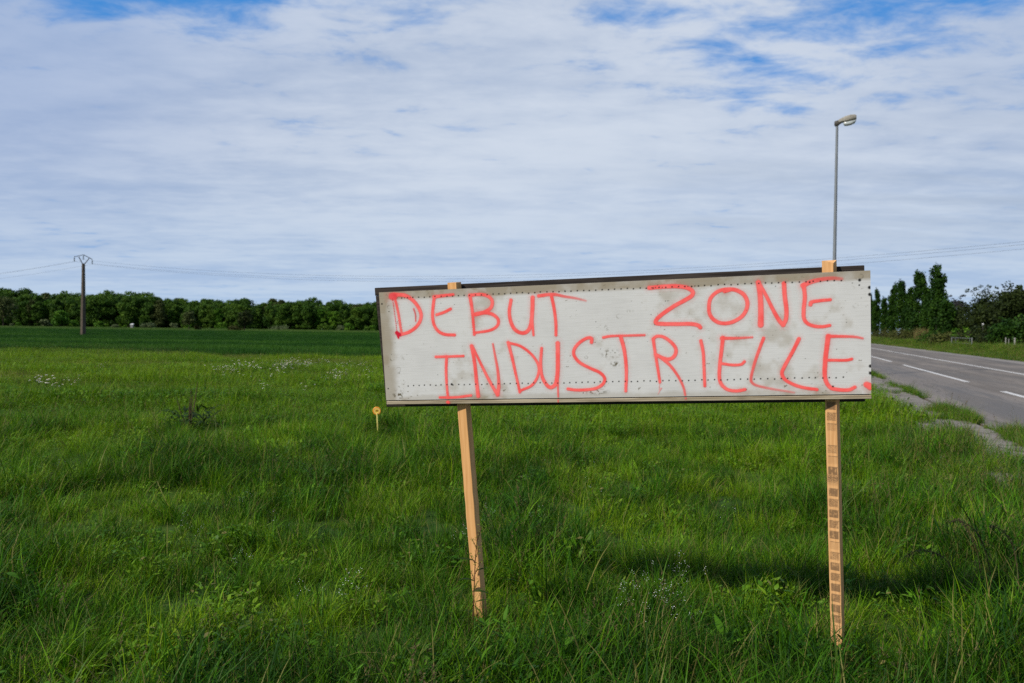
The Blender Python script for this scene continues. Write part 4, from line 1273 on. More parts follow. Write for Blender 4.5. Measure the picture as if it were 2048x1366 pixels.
def ring_at(s, w, zt, zb, n=12):
    a = np.arange(n) * 2 * math.pi / n
    s *= 0.78
    tilt = 0.16 * s
    q = []
    for t in a:
        cx, cz = math.copysign(abs(math.cos(t)) ** 0.6, math.cos(t)), math.copysign(abs(math.sin(t)) ** 0.6, math.sin(t))
        q.append(ax * s + ay * (w * cx) + up_ * ((zt + zb) / 2 + (zt - zb) / 2 * cz + tilt + H_))
    return np.array(q)
mb = MB(); mb.loft([ring_at(-0.13, 0.05, 0.16, 0.06), ring_at(-0.11, 0.075, 0.19, 0.0), ring_at(0.0, 0.085, 0.2, -0.03), ring_at(0.16, 0.095, 0.19, 0.05), ring_at(0.24, 0.10, 0.18, 0.08)])
arm = mb.build("bracket", m_lampd, lamp, True)
mb = MB(); mb.loft([ring_at(0.06, 0.09, 0.215, 0.10), ring_at(0.18, 0.115, 0.245, 0.08), ring_at(0.36, 0.15, 0.285, 0.06), ring_at(0.60, 0.16, 0.30, 0.06), ring_at(0.80, 0.14, 0.275, 0.06), ring_at(0.88, 0.10, 0.22, 0.08)])
head = mb.build("lantern", m_lampg, lamp, True)
mb = MB(); mb.loft([ring_at(0.29, 0.10, 0.058, 0.0), ring_at(0.34, 0.125, 0.058, -0.06), ring_at(0.48, 0.135, 0.058, -0.085), ring_at(0.66, 0.135, 0.058, -0.08), ring_at(0.80, 0.115, 0.058, -0.05), ring_at(0.86, 0.09, 0.058, 0.01)])
mb.build("lamp_bowl", m_bowl, head, True)

# ------------------------------------------------------------------ power line
m_pole = plain("stained concrete pole", (0.085, 0.068, 0.052), 0.9, 0.15, vary=0.4, scale=4)
m_iron = plain("dark steel crossarm", (0.05, 0.05, 0.05), 0.6, 0.3)
m_glass = plain("insulator glass", (0.07, 0.09, 0.09), 0.2, 0.5)
P1 = np.array([-52.25, 97.0]); P2 = np.array([46.0, 54.0])
run = (P2 - P1) / np.linalg.norm(P2 - P1)
arm_d = np.array([-run[1], run[0]])
yaw = math.atan2(arm_d[1], arm_d[0])
up_pole = empty("utility_pole", (P1[0], P1[1], 0.0), "dark concrete power pole with a triangular crossarm standing in the wheat", "utility pole", rz=yaw)
mb = MB()
mb.loft([np.array([(-w, -t, z), (w, -t, z), (w, t, z), (-w, t, z)]) for (w, t, z) in ((0.24, 0.20, -0.6), (0.235, 0.19, 0.6), (0.20, 0.17, 3.5), (0.13, 0.12, 9.0))])
mb.build("shaft", m_pole, up_pole)
mb = MB()
mb.tube([(-0.02, 0, 8.75), (-0.62, 0, 9.75)], 0.05, 4); mb.tube([(0.02, 0, 8.75), (0.80, 0, 9.72)], 0.05, 4)
mb.tube([(-1.22, 0, 9.70), (-0.62, 0, 9.86), (0.0, 0, 10.05), (0.62, 0, 9.82), (1.22, 0, 9.58)], 0.045, 4)
mb.build("crossarm", m_iron, up_pole)
HANG = ((-1.22, 9.70), (0.0, 10.02), (1.22, 9.58))
for (a, z) in HANG:
    mb = MB(); mb.tube([(a, 0, z), (a, 0, z - 0.12)], 0.02, 6)
    for k in range(4):
        mb.tube([(a, 0, z - 0.12 - 0.11 * k), (a, 0, z - 0.15 - 0.11 * k), (a, 0, z - 0.21 - 0.11 * k)], [0.02, 0.075, 0.05], 10)
    mb.tube([(a, 0, z - 0.5), (a, 0, z - 0.58)], 0.02, 6)
    mb.build("insulator", m_glass, up_pole, True)
m_wire = plain("dark cable", (0.05, 0.05, 0.055), 0.5, 0.4)
cab_labels = ("overhead power cable on the near end of the crossarm", "overhead power cable on the middle of the crossarm", "overhead power cable on the far end of the crossarm")
for (a, z), lab in zip(HANG, cab_labels):
    pts = []
    for span, (A_, B_) in enumerate(((P1 - (P2 - P1) * 0.95, P1), (P1, P1 + (P2 - P1) * 1.0))):
        for t in np.linspace(0, 1, 40)[(1 if span else 0):]:
            q = A_ + (B_ - A_) * t + arm_d * a
            pts.append((q[0], q[1], z - 0.58 - 4 * 2.75 * t * (1 - t)))
    mb = MB(); mb.tube(pts, 0.0075, 5)
    tag(mb.build("power_cable", m_wire, None, True), lab, "cable", "overhead power cables")

# ------------------------------------------------------------------ trees
def leafmat(name, lo, mid, hi, transl=0.18):
    m, g = mat(name)
    bv = g.attr('bv'); cl = g.attr('clump')
    f = g.math('ADD', g.math('MULTIPLY', bv, 0.45), g.math('MULTIPLY', cl, 0.55))
    oi = g.node('ShaderNodeObjectInfo')
    f = g.math('ADD', f, g.math('MULTIPLY', g.math('SUBTRACT', g.attr('tint', 'INSTANCER'), 0.0), 0.55))
    c = g.ramp(f, [(0.15, lo), (0.55, mid), (0.95, hi)])
    finish(g, c, 0.65, 0.12, transl=transl)
    return m


m_bark = plain("dark bark", (0.055, 0.043, 0.032), 0.95, 0.1, vary=0.4, scale=6)


def crown_mesh(name, r, lumps, n, size, mats, shell=0.55, flat=0.5):
    """leaf clumps filling a set of lumps (x, y, z, rx, rz); the gaps between lumps stay open"""
    L = np.array(lumps, float)
    vol = L[:, 3] ** 2 * L[:, 4]
    k = r.choice(len(L), n, p=(vol ** 0.75) / (vol ** 0.75).sum())
    dv = r.normal(0, 1, (n, 3)); dv /= np.linalg.norm(dv, axis=1)[:, None]
    rad = (shell + (1 - shell) * r.random(n)) * (1 + 0.12 * r.normal(0, 1, n))
    pos = L[k, :3] + dv * rad[:, None] * np.stack([L[k, 3], L[k, 3], L[k, 4]], 1)
    nor = dv * flat + r.normal(0, 0.6, (n, 3)) + [0, 0, 0.25]
    nor /= np.linalg.norm(nor, axis=1)[:, None]
    a = np.cross(nor, r.normal(0, 1, (n, 3))); a /= np.linalg.norm(a, axis=1)[:, None]
    b = np.cross(nor, a)
    sz = r.uniform(0.6, 1.3, n)[:, None] * size
    q = [a * sz, b * sz * 0.6, -a * sz * r.uniform(0.7, 1.1, (n, 1)), -b * sz * r.uniform(0.4, 0.8, (n, 1))]
    V = np.stack([pos + x for x in q], 1).reshape(-1, 3)
    F = np.arange(4 * n).reshape(n, 4)
    bv = np.repeat(r.random(n), 4); cl = np.repeat(r.random(len(L))[k], 4)
    return V, F, bv, cl, np.zeros(n, int)


def trunk_verts(r, h, r0, limbs, lean=0.0):
    mb = MB()
    zs = np.linspace(-0.4, h, 7)
    mb.tube(np.stack([lean * (zs / h) ** 2 + 0.04 * h * 0.2 * r.normal(0, 1, 7) * (zs > 0.3), 0.03 * r.normal(0, 1, 7), zs], 1), np.linspace(r0, r0 * 0.25, 7), 8)
    for (z, L_, az, el) in limbs:
        d = np.array([math.cos(az) * math.cos(el), math.sin(az) * math.cos(el), math.sin(el)])
        p0 = np.array([0, 0, z])
        mb.tube([p0, p0 + d * L_ * 0.5 + [0, 0, 0.05 * L_], p0 + d * L_ + [0, 0, 0.2 * L_]], [r0 * 0.42, r0 * 0.28, r0 * 0.1], 6)
    return mb


def tree(name, xy, label, cat, group, lumps, n, size, leaf, th, tr, seed, limbs=None, z=None, shell=0.55):
    r = np.random.default_rng(seed)
    t = empty(name, (xy[0], xy[1], float(ground_z(xy[0], xy[1])) if z is None else z), label, cat, group)
    if limbs is None:
        limbs = [(th * r.uniform(0.35, 0.8), th * r.uniform(0.2, 0.35), r.random() * 6.28, r.uniform(0.5, 1.1)) for _ in range(7)]
    trunk_verts(r, th, tr, limbs).build("trunk", m_bark, t, True)
    V, F, bv, cl, mi = crown_mesh("crown", r, lumps, n, size, (leaf,), shell)
    link("crown", mesh_data("crown", V, [F], (leaf,), attrs={'bv': bv, 'clump': cl}), t)
    return t


def round_lumps(r, h, w, base, k, big=0.42):
    o = []
    for i in range(k):
        u = r.random(); z = base + (h - base) * (0.12 + 0.8 * u)
        rr = w * 0.5 * math.sqrt(max(0.05, 1 - (2 * (0.12 + 0.8 * u) - 0.85) ** 2)) * r.uniform(0.45, 0.85)
        a = r.random() * 6.28; s = w * big * r.uniform(0.4, 0.75)
        o.append((rr * math.cos(a), rr * math.sin(a), min(z, h - s * 0.7), s, s * r.uniform(0.6, 0.9)))
    o.append((0, 0, base + (h - base) * 0.55, w * 0.3, (h - base) * 0.38))
    return o


m_wood1 = leafmat("oak leaves", (0.018, 0.05, 0.006), (0.040, 0.095, 0.008), (0.085, 0.155, 0.014))
m_wood2 = leafmat("brownish young leaves", (0.03, 0.045, 0.012), (0.06, 0.08, 0.02), (0.09, 0.11, 0.03))
m_wood3 = leafmat("fresh bright leaves", (0.03, 0.09, 0.006), (0.06, 0.15, 0.009), (0.11, 0.21, 0.014))
m_popl = leafmat("poplar leaves", (0.009, 0.030, 0.003), (0.018, 0.052, 0.004), (0.040, 0.088, 0.006))
m_dusk = leafmat("dark olive leaves", (0.010, 0.018, 0.004), (0.019, 0.031, 0.005), (0.036, 0.052, 0.008))
m_purp = leafmat("dull purple leaves", (0.022, 0.022, 0.022), (0.035, 0.034, 0.033), (0.05, 0.05, 0.048))
m_scrub = leafmat("olive brown scrub", (0.03, 0.032, 0.008), (0.055, 0.06, 0.012), (0.08, 0.095, 0.02))
m_willow = leafmat("grey-green willow leaves", (0.06, 0.085, 0.035), (0.10, 0.13, 0.05), (0.15, 0.18, 0.08))
m_reed = leafmat("dry straw", (0.14, 0.11, 0.04), (0.2, 0.16, 0.06), (0.27, 0.22, 0.09))

# ---- the wood along the horizon: one mass
r = np.random.default_rng(41)
for k in range(8):
    h = r.uniform(10.5, 13.5)
    V, F, bv, cl, mi = crown_mesh("w", r, round_lumps(r, h, r.uniform(5.5, 10), 0.0, 44, 0.28), 5600, 0.29, None, 0.55)
    tb = trunk_verts(r, h * 0.75, 0.2, [])
    Vt = np.concatenate(tb.V); Ft = np.array(tb.P[4])
    c_ = PROTOS.setdefault("wood", bpy.data.collections.new("wood"))
    leaf = (m_wood1, m_wood1, m_wood1, m_wood3, m_wood1, m_wood1, m_wood2, m_wood1)[k]
    nm = "wood_%02d" % k
    c_.objects.link(bpy.data.objects.new(nm, mesh_data(nm, np.concatenate([V, Vt]), [np.concatenate([F, Ft + len(V)])], (leaf, m_bark),
                    np.concatenate([mi, np.ones(len(Ft), int)]), {'bv': np.concatenate([bv, np.zeros(len(Vt))]), 'clump': np.concatenate([cl, np.zeros(len(Vt))])})))
for k in range(3):        # bushes at the wood's edge
    V, F, bv, cl, mi = crown_mesh("w", r, round_lumps(r, 3.4, 4.5, 0.0, 9), 800, 0.35, None, 0.6)
    nm = "wood_%02d" % (8 + k)
    PROTOS["wood"].objects.link(bpy.data.objects.new(nm, mesh_data(nm, V, [F], ((m_wood3, m_willow, m_wood1)[k],), attrs={'bv': bv, 'clump': cl})))
p, pk, sz = [], [], []
for row_ in range(5):
    x = -245.0
    while x < 175:
        y = 302 + 5.5 * row_ + r.uniform(-2, 2) + 0.02 * abs(x)
        if x * RN[0] + y * RN[1] < -4:
            p.append((x, y)); pk.append(r.integers(0, 8))
            left = 1.0 + 0.16 * float(smooth(-110, -190, np.array(x)))
            sz.append(r.uniform(0.78, 1.0) * (0.84 + 0.30 * float(fbm(np.array([x]), np.array([row_ * 0.3]), 97, 3, 0.05)[0])) * 1.02 * left * (0.9 + 0.04 * row_))
        x += r.uniform(2.0, 5.2)
for x in np.arange(-240, 60, 3.0):
    if r.random() < (0.3 if x < -60 else 0.6):
        p.append((x + r.uniform(-2, 2), 297.5 + r.uniform(-1, 1.5))); pk.append(8 + r.integers(0, 3)); sz.append(r.uniform(0.4, 1.0))
for x in np.arange(-260, 170, 3.0):        # undergrowth deep inside, which closes the view under the crowns
    if x * RN[0] + 334 * RN[1] < -4:
        p.append((x, 334 + r.uniform(-2, 2))); pk.append(10); sz.append(r.uniform(1.3, 1.9))
p = np.array(p)
o = scatter("wood", "wood", p, pk, sz, np.clip(r.normal(0.12, 0.24, len(p)), -0.2, 0.7), None, 0.02)
o['label'] = "long belt of leafy woodland along the horizon behind the field"; o['category'] = "wood"

# ---- single trees and bushes in front of the wood
def spot(u, y):
    q = cam.matrix_world.to_3x3() @ Vector(((u - 1024) / 1593.0, 0.012, -1.0))
    return (q.x / q.y * y, y)


def field_tree(name, u, y, h, w, base, label, leaf, seed, n=2200, size=0.34, k=18, cat="tree"):
    r = np.random.default_rng(seed)
    return tree(name, spot(u, y), label, cat, None, round_lumps(r, h, w, base, k), n, size, leaf, h * 0.7, 0.024 * h, seed)


field_tree("field_tree", 6, 285, 11.0, 9.0, 2.6, "brownish tree with a bare trunk at the left end of the wood", m_wood2, 51)
field_tree("field_tree", 121, 292, 6.3, 5.4, 0.8, "bright green bushy tree at the edge of the wood left of the power pole", m_wood3, 52)
field_tree("field_tree", 378, 215, 5.6, 3.4, 1.6, "small dark thin-trunked tree at the field edge between power pole and sign", m_wood2, 53, 900, 0.26)
field_tree("field_tree", 489, 215, 6.2, 4.0, 1.4, "dark brown tree beside a low bush at the far field edge", m_dusk, 54, 1200, 0.26)


def bush(name, xy, h, w, label, leaf, seed, n=700, size=0.24, group=None, z=None, k=9):
    r = np.random.default_rng(seed)
    o = empty(name, (xy[0], xy[1], float(ground_z(xy[0], xy[1])) if z is None else z), label, "bush", group)
    V, F, bv, cl, mi = crown_mesh("f", r, round_lumps(r, h, w, 0.0, k), n, size, (leaf,), 0.5)
    link("foliage", mesh_data("foliage", V, [F], (leaf,), attrs={'bv': bv, 'clump': cl}), o)
    mb = MB()
    for i in range(6):
        a = r.random() * 6.28; q = r.uniform(0.2, 0.45) * w
        mb.tube([(0, 0, -0.1), (0.4 * q * math.cos(a), 0.4 * q * math.sin(a), 0.35 * h), (q * math.cos(a), q * math.sin(a), 0.75 * h)], [0.04, 0.03, 0.01], 5)
    mb.build("stem", m_bark, o)
    return o


bush("bush", spot(298, 270), 2.3, 5.0, "rounded grey-green bush in front of the wood right of the power pole", m_willow, 61)
bush("bush", spot(232, 280), 1.5, 3.0, "small pale bush nearest to the right of the power pole", m_willow, 62, 400)
bush("bush", spot(394, 218), 1.7, 1.8, "low round bush at the foot of the small dark tree", m_scrub, 63, 400)
bush("bush", spot(468, 214), 1.7, 3.6, "low brown-green bush left of the dark brown tree", m_scrub, 64, 500)
bush("bush", spot(555, 285), 2.0, 7.5, "long pale blossoming bush before the wood left of the sign", m_willow, 65, 800)
bush("bush", spot(680, 285), 2.2, 3.4, "pale bush before the wood just left of the sign", m_willow, 66)

# hunting hide at the wood's edge
m_wh = plain("white painted boards", (0.75, 0.75, 0.72), 0.7, 0.2)
m_gr = plain("grey boards", (0.20, 0.20, 0.19), 0.8, 0.2)
hx, hy = spot(264, 268)
hide = empty("hide_hut", (hx, hy, float(ground_z(hx, hy))), "tiny hut with a white roof at the edge of the wood", "hut")
mb = MB(); mb.box((-0.42, -0.42, 0.35), (0.42, 0.42, 1.5), bev=0.02); mb.build("cabin", m_gr, hide)
mb = MB(); mb.loft([np.array([(-0.46, -0.46, z0), (0.46, -0.46, z0), (0.46, 0.46, z0 + 0.2), (-0.46, 0.46, z0 + 0.2)]) for z0 in (1.505, 1.62)]); mb.build("roof", m_wh, hide)
for sx in (-0.36, 0.36):
    for sy in (-0.36, 0.36):
        mb = MB(); mb.box((sx - 0.05, sy - 0.05, -0.3), (sx + 0.05, sy + 0.05, 0.345)); mb.build("leg", m_gr, hide)

# ---- row of columnar poplars across the road
def rd(u, d):
    """the point at distance d across the road that lies under photo column u"""
    q = cam.matrix_world.to_3x3() @ Vector(((u - 1024) / 1593.0, 0.0, -1.0))
    k = q.x / q.y
    y = d / (k * RN[0] + RN[1])
    return np.array([k * y, y])


POP = [(1745, 27.0, 598, 3.2, "broad low tree filling in behind the farthest poplars at the sign's edge"),
       (1738, 24.5, 585, 1.5, "farthest columnar poplar of the row, half hidden behind the sign edge"),
       (1752, 24.0, 575, 2.0, "slim columnar poplar next to the sign's right edge"),
       (1768, 23.5, 592, 2.2, "lowest columnar poplar of the row across the road"),
       (1785, 23.0, 562, 2.4, "narrow pointed poplar, third from the sign edge"),
       (1803, 22.5, 558, 2.4, "columnar poplar with a forked top left of the second tallest"),
       (1820, 22.5, 572, 2.4, "shorter poplar squeezed in just left of the second tallest"),
       (1837, 22.0, 537, 2.5, "second tallest columnar poplar with sky gaps in its crown"),
       (1855, 21.8, 568, 2.3, "shorter columnar poplar between the two tallest"),
       (1874, 21.5, 525, 3.0, "tallest columnar poplar across the road"),
       (1893, 21.5, 600, 2.6, "short columnar poplar at the right end of the row")]
for k, (u, d, ytop, w, lab) in enumerate(POP):
    q = rd(u, d)
    r = np.random.default_rng(100 + k)
    h = EYE + (658 + 0.013 * (u - 1024) - ytop) / 1593.0 * q[1] - float(ground_z(*q))
    lum = []
    for i in range(84):
        t = r.random() ** 0.85
        z = h * (0.02 + 0.92 * t)
        prof = 0.86 * w * 0.5 * (0.75 + 0.5 * math.sin(min(1, t * 1.5) * math.pi * 0.62)) * (1 - 0.55 * t ** 3)
        a = r.random() * 6.28; rr = prof * r.uniform(0.2, 0.9)
        s = prof * r.uniform(0.3, 0.55)
        lum.append((rr * math.cos(a), rr * math.sin(a), z, s, s * r.uniform(1.3, 2.3)))
    for i in range(3):                                     # upright spires of unequal height
        a = r.random() * 6.28
        lum.append((0.22 * w * math.cos(a), 0.22 * w * math.sin(a), h * (0.985 - 0.05 * i) - 1.3, 0.22 * w, 1.5))
    tree("poplar_tree", q, lab, "tree", "row of poplars across the road", lum, 9500, 0.17, m_popl, h * 0.9, 0.15, 200 + k,
         limbs=[(h * r.uniform(0.15, 0.7), h * 0.12, r.random() * 6.28, 1.25) for _ in range(8)], shell=0.45)

# ---- dark garden trees at the right
def wispy(r, h, w, base, k=34):
    o = round_lumps(r, h * 0.88, w, base, 34, 0.3)
    o += [(r.normal(0, 0.3 * w), r.normal(0, 0.2 * w), h * r.uniform(0.1, 0.35), w * 0.2, h * 0.14) for _ in range(8)]
    for i in range(k):
        a = r.random() * 6.28; q = w * 0.5 * r.uniform(0.2, 1.0)
        o.append((q * math.cos(a), q * math.sin(a), h * r.uniform(0.62, 1.0) * (1 - 0.25 * (q / w) ** 2), w * r.uniform(0.03, 0.075), w * r.uniform(0.02, 0.05)))
    return o


GT = [(1914, 30.0, 588, 5.0, m_purp, "purple-grey small-leaved tree beyond the end of the poplar row"),
      (1938, 24.5, 608, 7.0, m_dusk, "low dark olive tree just right of the purple-grey one"),
      (1962, 24.0, 600, 5.5, m_dusk, "dark olive tree behind the white globe lamp"),
      (1987, 25.0, 570, 7.0, m_dusk, "feathery dark tree with thin branches against the sky, middle of the garden"),
      (2021, 24.5, 566, 6.0, m_dusk, "dark spired tree above the concrete gate post"),
      (2052, 25.5, 560, 7.0, m_dusk, "dark green tree cut by the right edge of the photo"),
      (2035, 21.5, 628, 4.6, m_popl, "dense dark green bush-like tree behind the right fence posts")]
for k, (u, d, ytop, w, leaf, lab) in enumerate(GT):
    q = rd(u, d)
    r = np.random.default_rng(300 + k)
    h = EYE + (658 + 0.013 * (u - 1024) - ytop) / 1593.0 * q[1] - float(ground_z(*q))
    tree("garden_tree", q, lab, "tree", "dark trees of the garden across the road", wispy(r, h, w, 0.2), 9000, 0.15, leaf, h * 0.86, 0.13, 310 + k)

SH = [(1757, 20.5, 2.4, 7, m_scrub, "brown-green scrub at the sign's edge under the far poplars"), (1785, 20.0, 2.2, 6.5, m_scrub, "brown-green scrub at the foot of the narrow pointed poplar"),
      (1815, 19.6, 2.0, 5.5, m_scrub, "brown-green scrub left of the tan reed clump"), (1866, 19.0, 1.7, 4.2, m_popl, "dark scrub at the foot of the tallest poplar"),
      (1893, 18.6, 1.6, 3.8, m_scrub, "olive scrub left of the tubular gate"), (1948, 20.0, 1.9, 3.0, m_dusk, "dark scrub between the gate and the grey fence"),
      (1977, 19.8, 1.6, 2.8, m_dusk, "dark scrub between the two grey fence panels")]
for k, (u, d, h, w, leaf, lab) in enumerate(SH):
    bush("shrub", rd(u, d), h, w, lab, leaf, 400 + k, 1500, 0.14, "scrub along the far verge", k=16)
for k, (u, h, lab) in enumerate(((1912, 2.2, "yellow-green leafy shoot behind the left of the tubular gate"), (1934, 2.3, "yellow-green leafy shoot behind the right of the tubular gate"))):
    bush("sapling", rd(u, 18.9), h, 1.1, lab, m_wood3, 450 + k, 130, 0.13, k=8)
q = rd(1842, 19.3)
rd_o = empty("reed_clump", (q[0], q[1], float(ground_z(*q))), "tan clump of tall dry reeds in front of the poplars", "reeds")
r = np.random.default_rng(460)
v, f, b = blades(r, 420, 0.95, (1.5, 2.5), (0.02, 0.04), (0.0, 0.16), (0.05, 0.5), 4)
link("blades", mesh_data("blades", v, [f], (m_reed,), attrs={'bv': b, 'clump': b}), rd_o)

# ---- gate, fences, posts and globe lamp across the road
m_gate = plain("grey gate tube", (0.17, 0.175, 0.17), 0.5, 0.4, 0.3)
m_cpost = plain("pale concrete", (0.25, 0.245, 0.22), 0.9, 0.2, vary=0.2)
m_slat = plain("weathered grey boards", (0.26, 0.25, 0.23), 0.9, 0.15, vary=0.35, scale=5)
m_whitep = plain("white plastic globe", (0.8, 0.8, 0.78), 0.4, 0.4, vary=0.04)
ga = rd(1903.5, 18.0); gb = rd(1944, 18.0)
gl = np.linalg.norm(gb - ga); gy = math.atan2(*(gb - ga)[::-1])
gate = empty("tubular_gate", (ga[0], ga[1], 0.42), "low grey tubular gate on the verge across the road", "gate", rz=gy)
for x in (0.0, gl):
    mb = MB(); mb.tube([(x, 0, -0.3), (x, 0, 0.98), (x, 0, 1.01)], [0.06, 0.06, 0.03], 10); mb.build("post", m_gate, gate, True)
mb = MB()
mb.tube([(0.06, 0, 0.96), (gl - 0.06, 0, 0.94)], 0.026, 8); mb.tube([(0.06, 0, 0.40), (gl - 0.06, 0, 0.38)], 0.02, 8)
for x in (0.22 * gl, 0.9 * gl):
    mb.tube([(x, 0, 0.4), (x, 0, 0.95)], 0.018, 8)
mb.build("rail_frame", m_gate, gate, True)


def slat_fence(u0, u1, d, top, label):
    a, b = rd(u0, d), rd(u1, d)
    L = np.linalg.norm(b - a)
    o = empty("board_fence", (a[0], a[1], 0.45), label, "fence", "grey board fences across the road", rz=math.atan2(*(b - a)[::-1]))
    mb = MB(); x = 0.0; r = np.random.default_rng(int(u0))
    while x < L - 0.05:
        mb.box((x, -0.012, 0.08), (x + 0.085, 0.012, top - r.uniform(0, 0.14))); x += 0.112
    mb.build("boards", m_slat, o)
    for z in (0.5, top - 0.35):
        mb = MB(); mb.box((0, 0.0125, z), (L, 0.05, z + 0.07)); mb.build("rail", m_slat, o)
    for x in (0.02, L - 0.02):
        mb = MB(); mb.box((x - 0.05, 0.051, -0.3), (x + 0.05, 0.13, top - 0.1)); mb.build("post", m_slat, o)


slat_fence(1954, 1973, 21.0, 1.50, "short grey board fence below the white globe lamp")
slat_fence(1988, 2003, 20.6, 1.48, "short grey board fence left of the concrete gate post")


def cpost(u, d, h, w, label):
    q = rd(u, d)
    o = empty("gate_post", (q[0], q[1], 0.45), label, "post", "pale posts across the road", rz=-TH)
    mb = MB(); mb.box((-w / 2, -w / 2, -0.3), (w / 2, w / 2, h), bev=0.015); mb.build("shaft", m_cpost, o)
    mb = MB(); mb.loft([np.array([(-a, -a, z), (a, -a, z), (a, a, z), (-a, a, z)]) for (a, z) in ((w * 0.62, h + 0.002), (w * 0.62, h + 0.04), (w * 0.2, h + 0.1))]); mb.build("cap", m_cpost, o)


cpost(2004, 20.2, 1.05, 0.19, "thickest pale concrete post, beside the right grey fence")
cpost(2008, 20.8, 1.55, 0.10, "tallest pale post rising behind the thickest one")
cpost(2011.5, 19.4, 0.95, 0.08, "slim pale post right of the thickest one")
cpost(2017.5, 19.8, 0.85, 0.05, "thin grey post second from the right")
cpost(2029.5, 19.5, 0.95, 0.11, "pale post farthest to the right across the road")
q = rd(1965, 21.8)
gl_o = empty("globe_lamp", (q[0], q[1], 0.1), "white globe lamp on a dark post among the garden trees", "lamp")
mb = MB(); mb.tube([(0, 0, -0.2), (0, 0, 2.68)], 0.035, 8); mb.tube([(0, 0, 2.60), (0, 0, 2.70)], 0.07, 10); mb.build("post", m_lampd, gl_o, True)
mb = MB()
aa = np.linspace(0.25, math.pi - 0.02, 9)
mb.loft([np.stack([0.12 * math.sin(t) * np.cos(ang), 0.12 * math.sin(t) * np.sin(ang), np.full(32, 2.82 - 0.12 * math.cos(math.pi - t) * -1 * -1)], 1) for t in aa[::-1]])
mb.build("globe", m_whitep, gl_o, True)

# ------------------------------------------------------------------ single plants in the meadow
def herb_mat(name, c, vary=0.35):
    m, g = mat(name)
    bv = g.attr('bv')
    cc = g.mix(bv, tuple(x * (1 - vary) for x in c), tuple(x * (1 + vary) for x in c))
    finish(g, cc, 0.6, 0.1, transl=0.25)
    return m


m_herb = herb_mat("bright herb leaves", (0.06, 0.155, 0.008))
m_dock = herb_mat("dark dock leaves", (0.020, 0.042, 0.006))
m_red = plain("reddish stem", (0.10, 0.035, 0.02), 0.7, 0.2)
m_sorrel = plain("sorrel seeds", (0.13, 0.14, 0.02), 0.8, 0.1, vary=0.5, scale=60)


def leafy(name, u, v, hsee, h, n, L, W, label, leaf, seed, whorl=True):
    xy = at_px(u, v, hsee)
    r = np.random.default_rng(seed)
    o = empty(name, (xy[0], xy[1], float(ground_z(xy[0], xy[1]))), label, "plant", "leafy weeds in the near grass")
    mb = MB(); stems = max(1, n // 16)
    VS, FS, BS, k0 = [], [], [], 0
    for s_ in range(stems):
        bx, by = r.normal(0, 0.035 * stems, 2) if stems > 1 else (0, 0)
        hh = h * r.uniform(0.75, 1.0)
        tip = np.array([bx * 1.5, by * 1.5, hh])
        mb.tube([(0, 0, -0.03), (bx * 1.0, by * 1.0, hh * 0.5), tip], [0.004, 0.0035, 0.002], 6)
        m_ = n // stems
        t = np.sort(r.uniform(0.25, 1.0, m_))
        pos = np.stack([bx + (tip[0] - bx) * t, by + (tip[1] - by) * t, hh * t], 1)
        az = np.arange(m_) * 2.4 + r.random() * 6
        vv, ff, bb = leaves(r, m_, pos, az, 0.25 + 0.7 * t + r.normal(0, 0.15, m_), L, W, 4)
        VS.append(vv); FS.append(ff + k0); BS.append(bb); k0 += len(vv)
    mb.build("stem", m_stalk, o, True)
    link("leaves", mesh_data("leaves", np.concatenate(VS), [np.concatenate(FS)], (leaf,), attrs={'bv': np.concatenate(BS)}), o)
    return o


leafy("leafy_weed", 1015, 1285, 0.12, 0.24, 34, (0.06, 0.10), (0.018, 0.03), "leafy green weed right below the left stake", m_herb, 501)
leafy("leafy_weed", 845, 1352, 0.10, 0.20, 20, (0.08, 0.12), (0.025, 0.04), "broad-leaved weed at the bottom edge, left of the left stake's foot", m_herb, 502)
leafy("leafy_weed", 710, 1345, 0.10, 0.22, 34, (0.06, 0.10), (0.012, 0.02), "narrow-leaved weed at the bottom edge, left of the broad-leaved one", m_herb, 503)
leafy("leafy_weed", 1105, 1095, 0.10, 0.20, 48, (0.05, 0.09), (0.02, 0.034), "bright leafy patch right of the middle of the left stake", m_herb, 504)
leafy("leafy_weed", 1240, 985, 0.10, 0.20, 32, (0.05, 0.09), (0.016, 0.028), "bright leafy patch in the lit grass under the middle of the board", m_herb, 505)
leafy("leafy_weed", 1445, 1300, 0.10, 0.20, 16, (0.10, 0.15), (0.03, 0.045), "plantain-like weed with long ribbed leaves between the stakes at the bottom", m_herb, 506)
leafy("leafy_weed", 1065, 1320, 0.12, 0.24, 32, (0.06, 0.1), (0.018, 0.03), "leafy weed at the bottom edge just right of the left stake's foot", m_herb, 508)
leafy("leafy_weed", 1140, 905, 0.10, 0.20, 48, (0.05, 0.09), (0.018, 0.03), "bright leafy patch just below the board, right of the left stake", m_herb, 509)
leafy("leafy_weed", 1690, 1180, 0.12, 0.24, 20, (0.06, 0.09), (0.02, 0.03), "leafy weed beside the foot of the right stake", m_herb, 510)

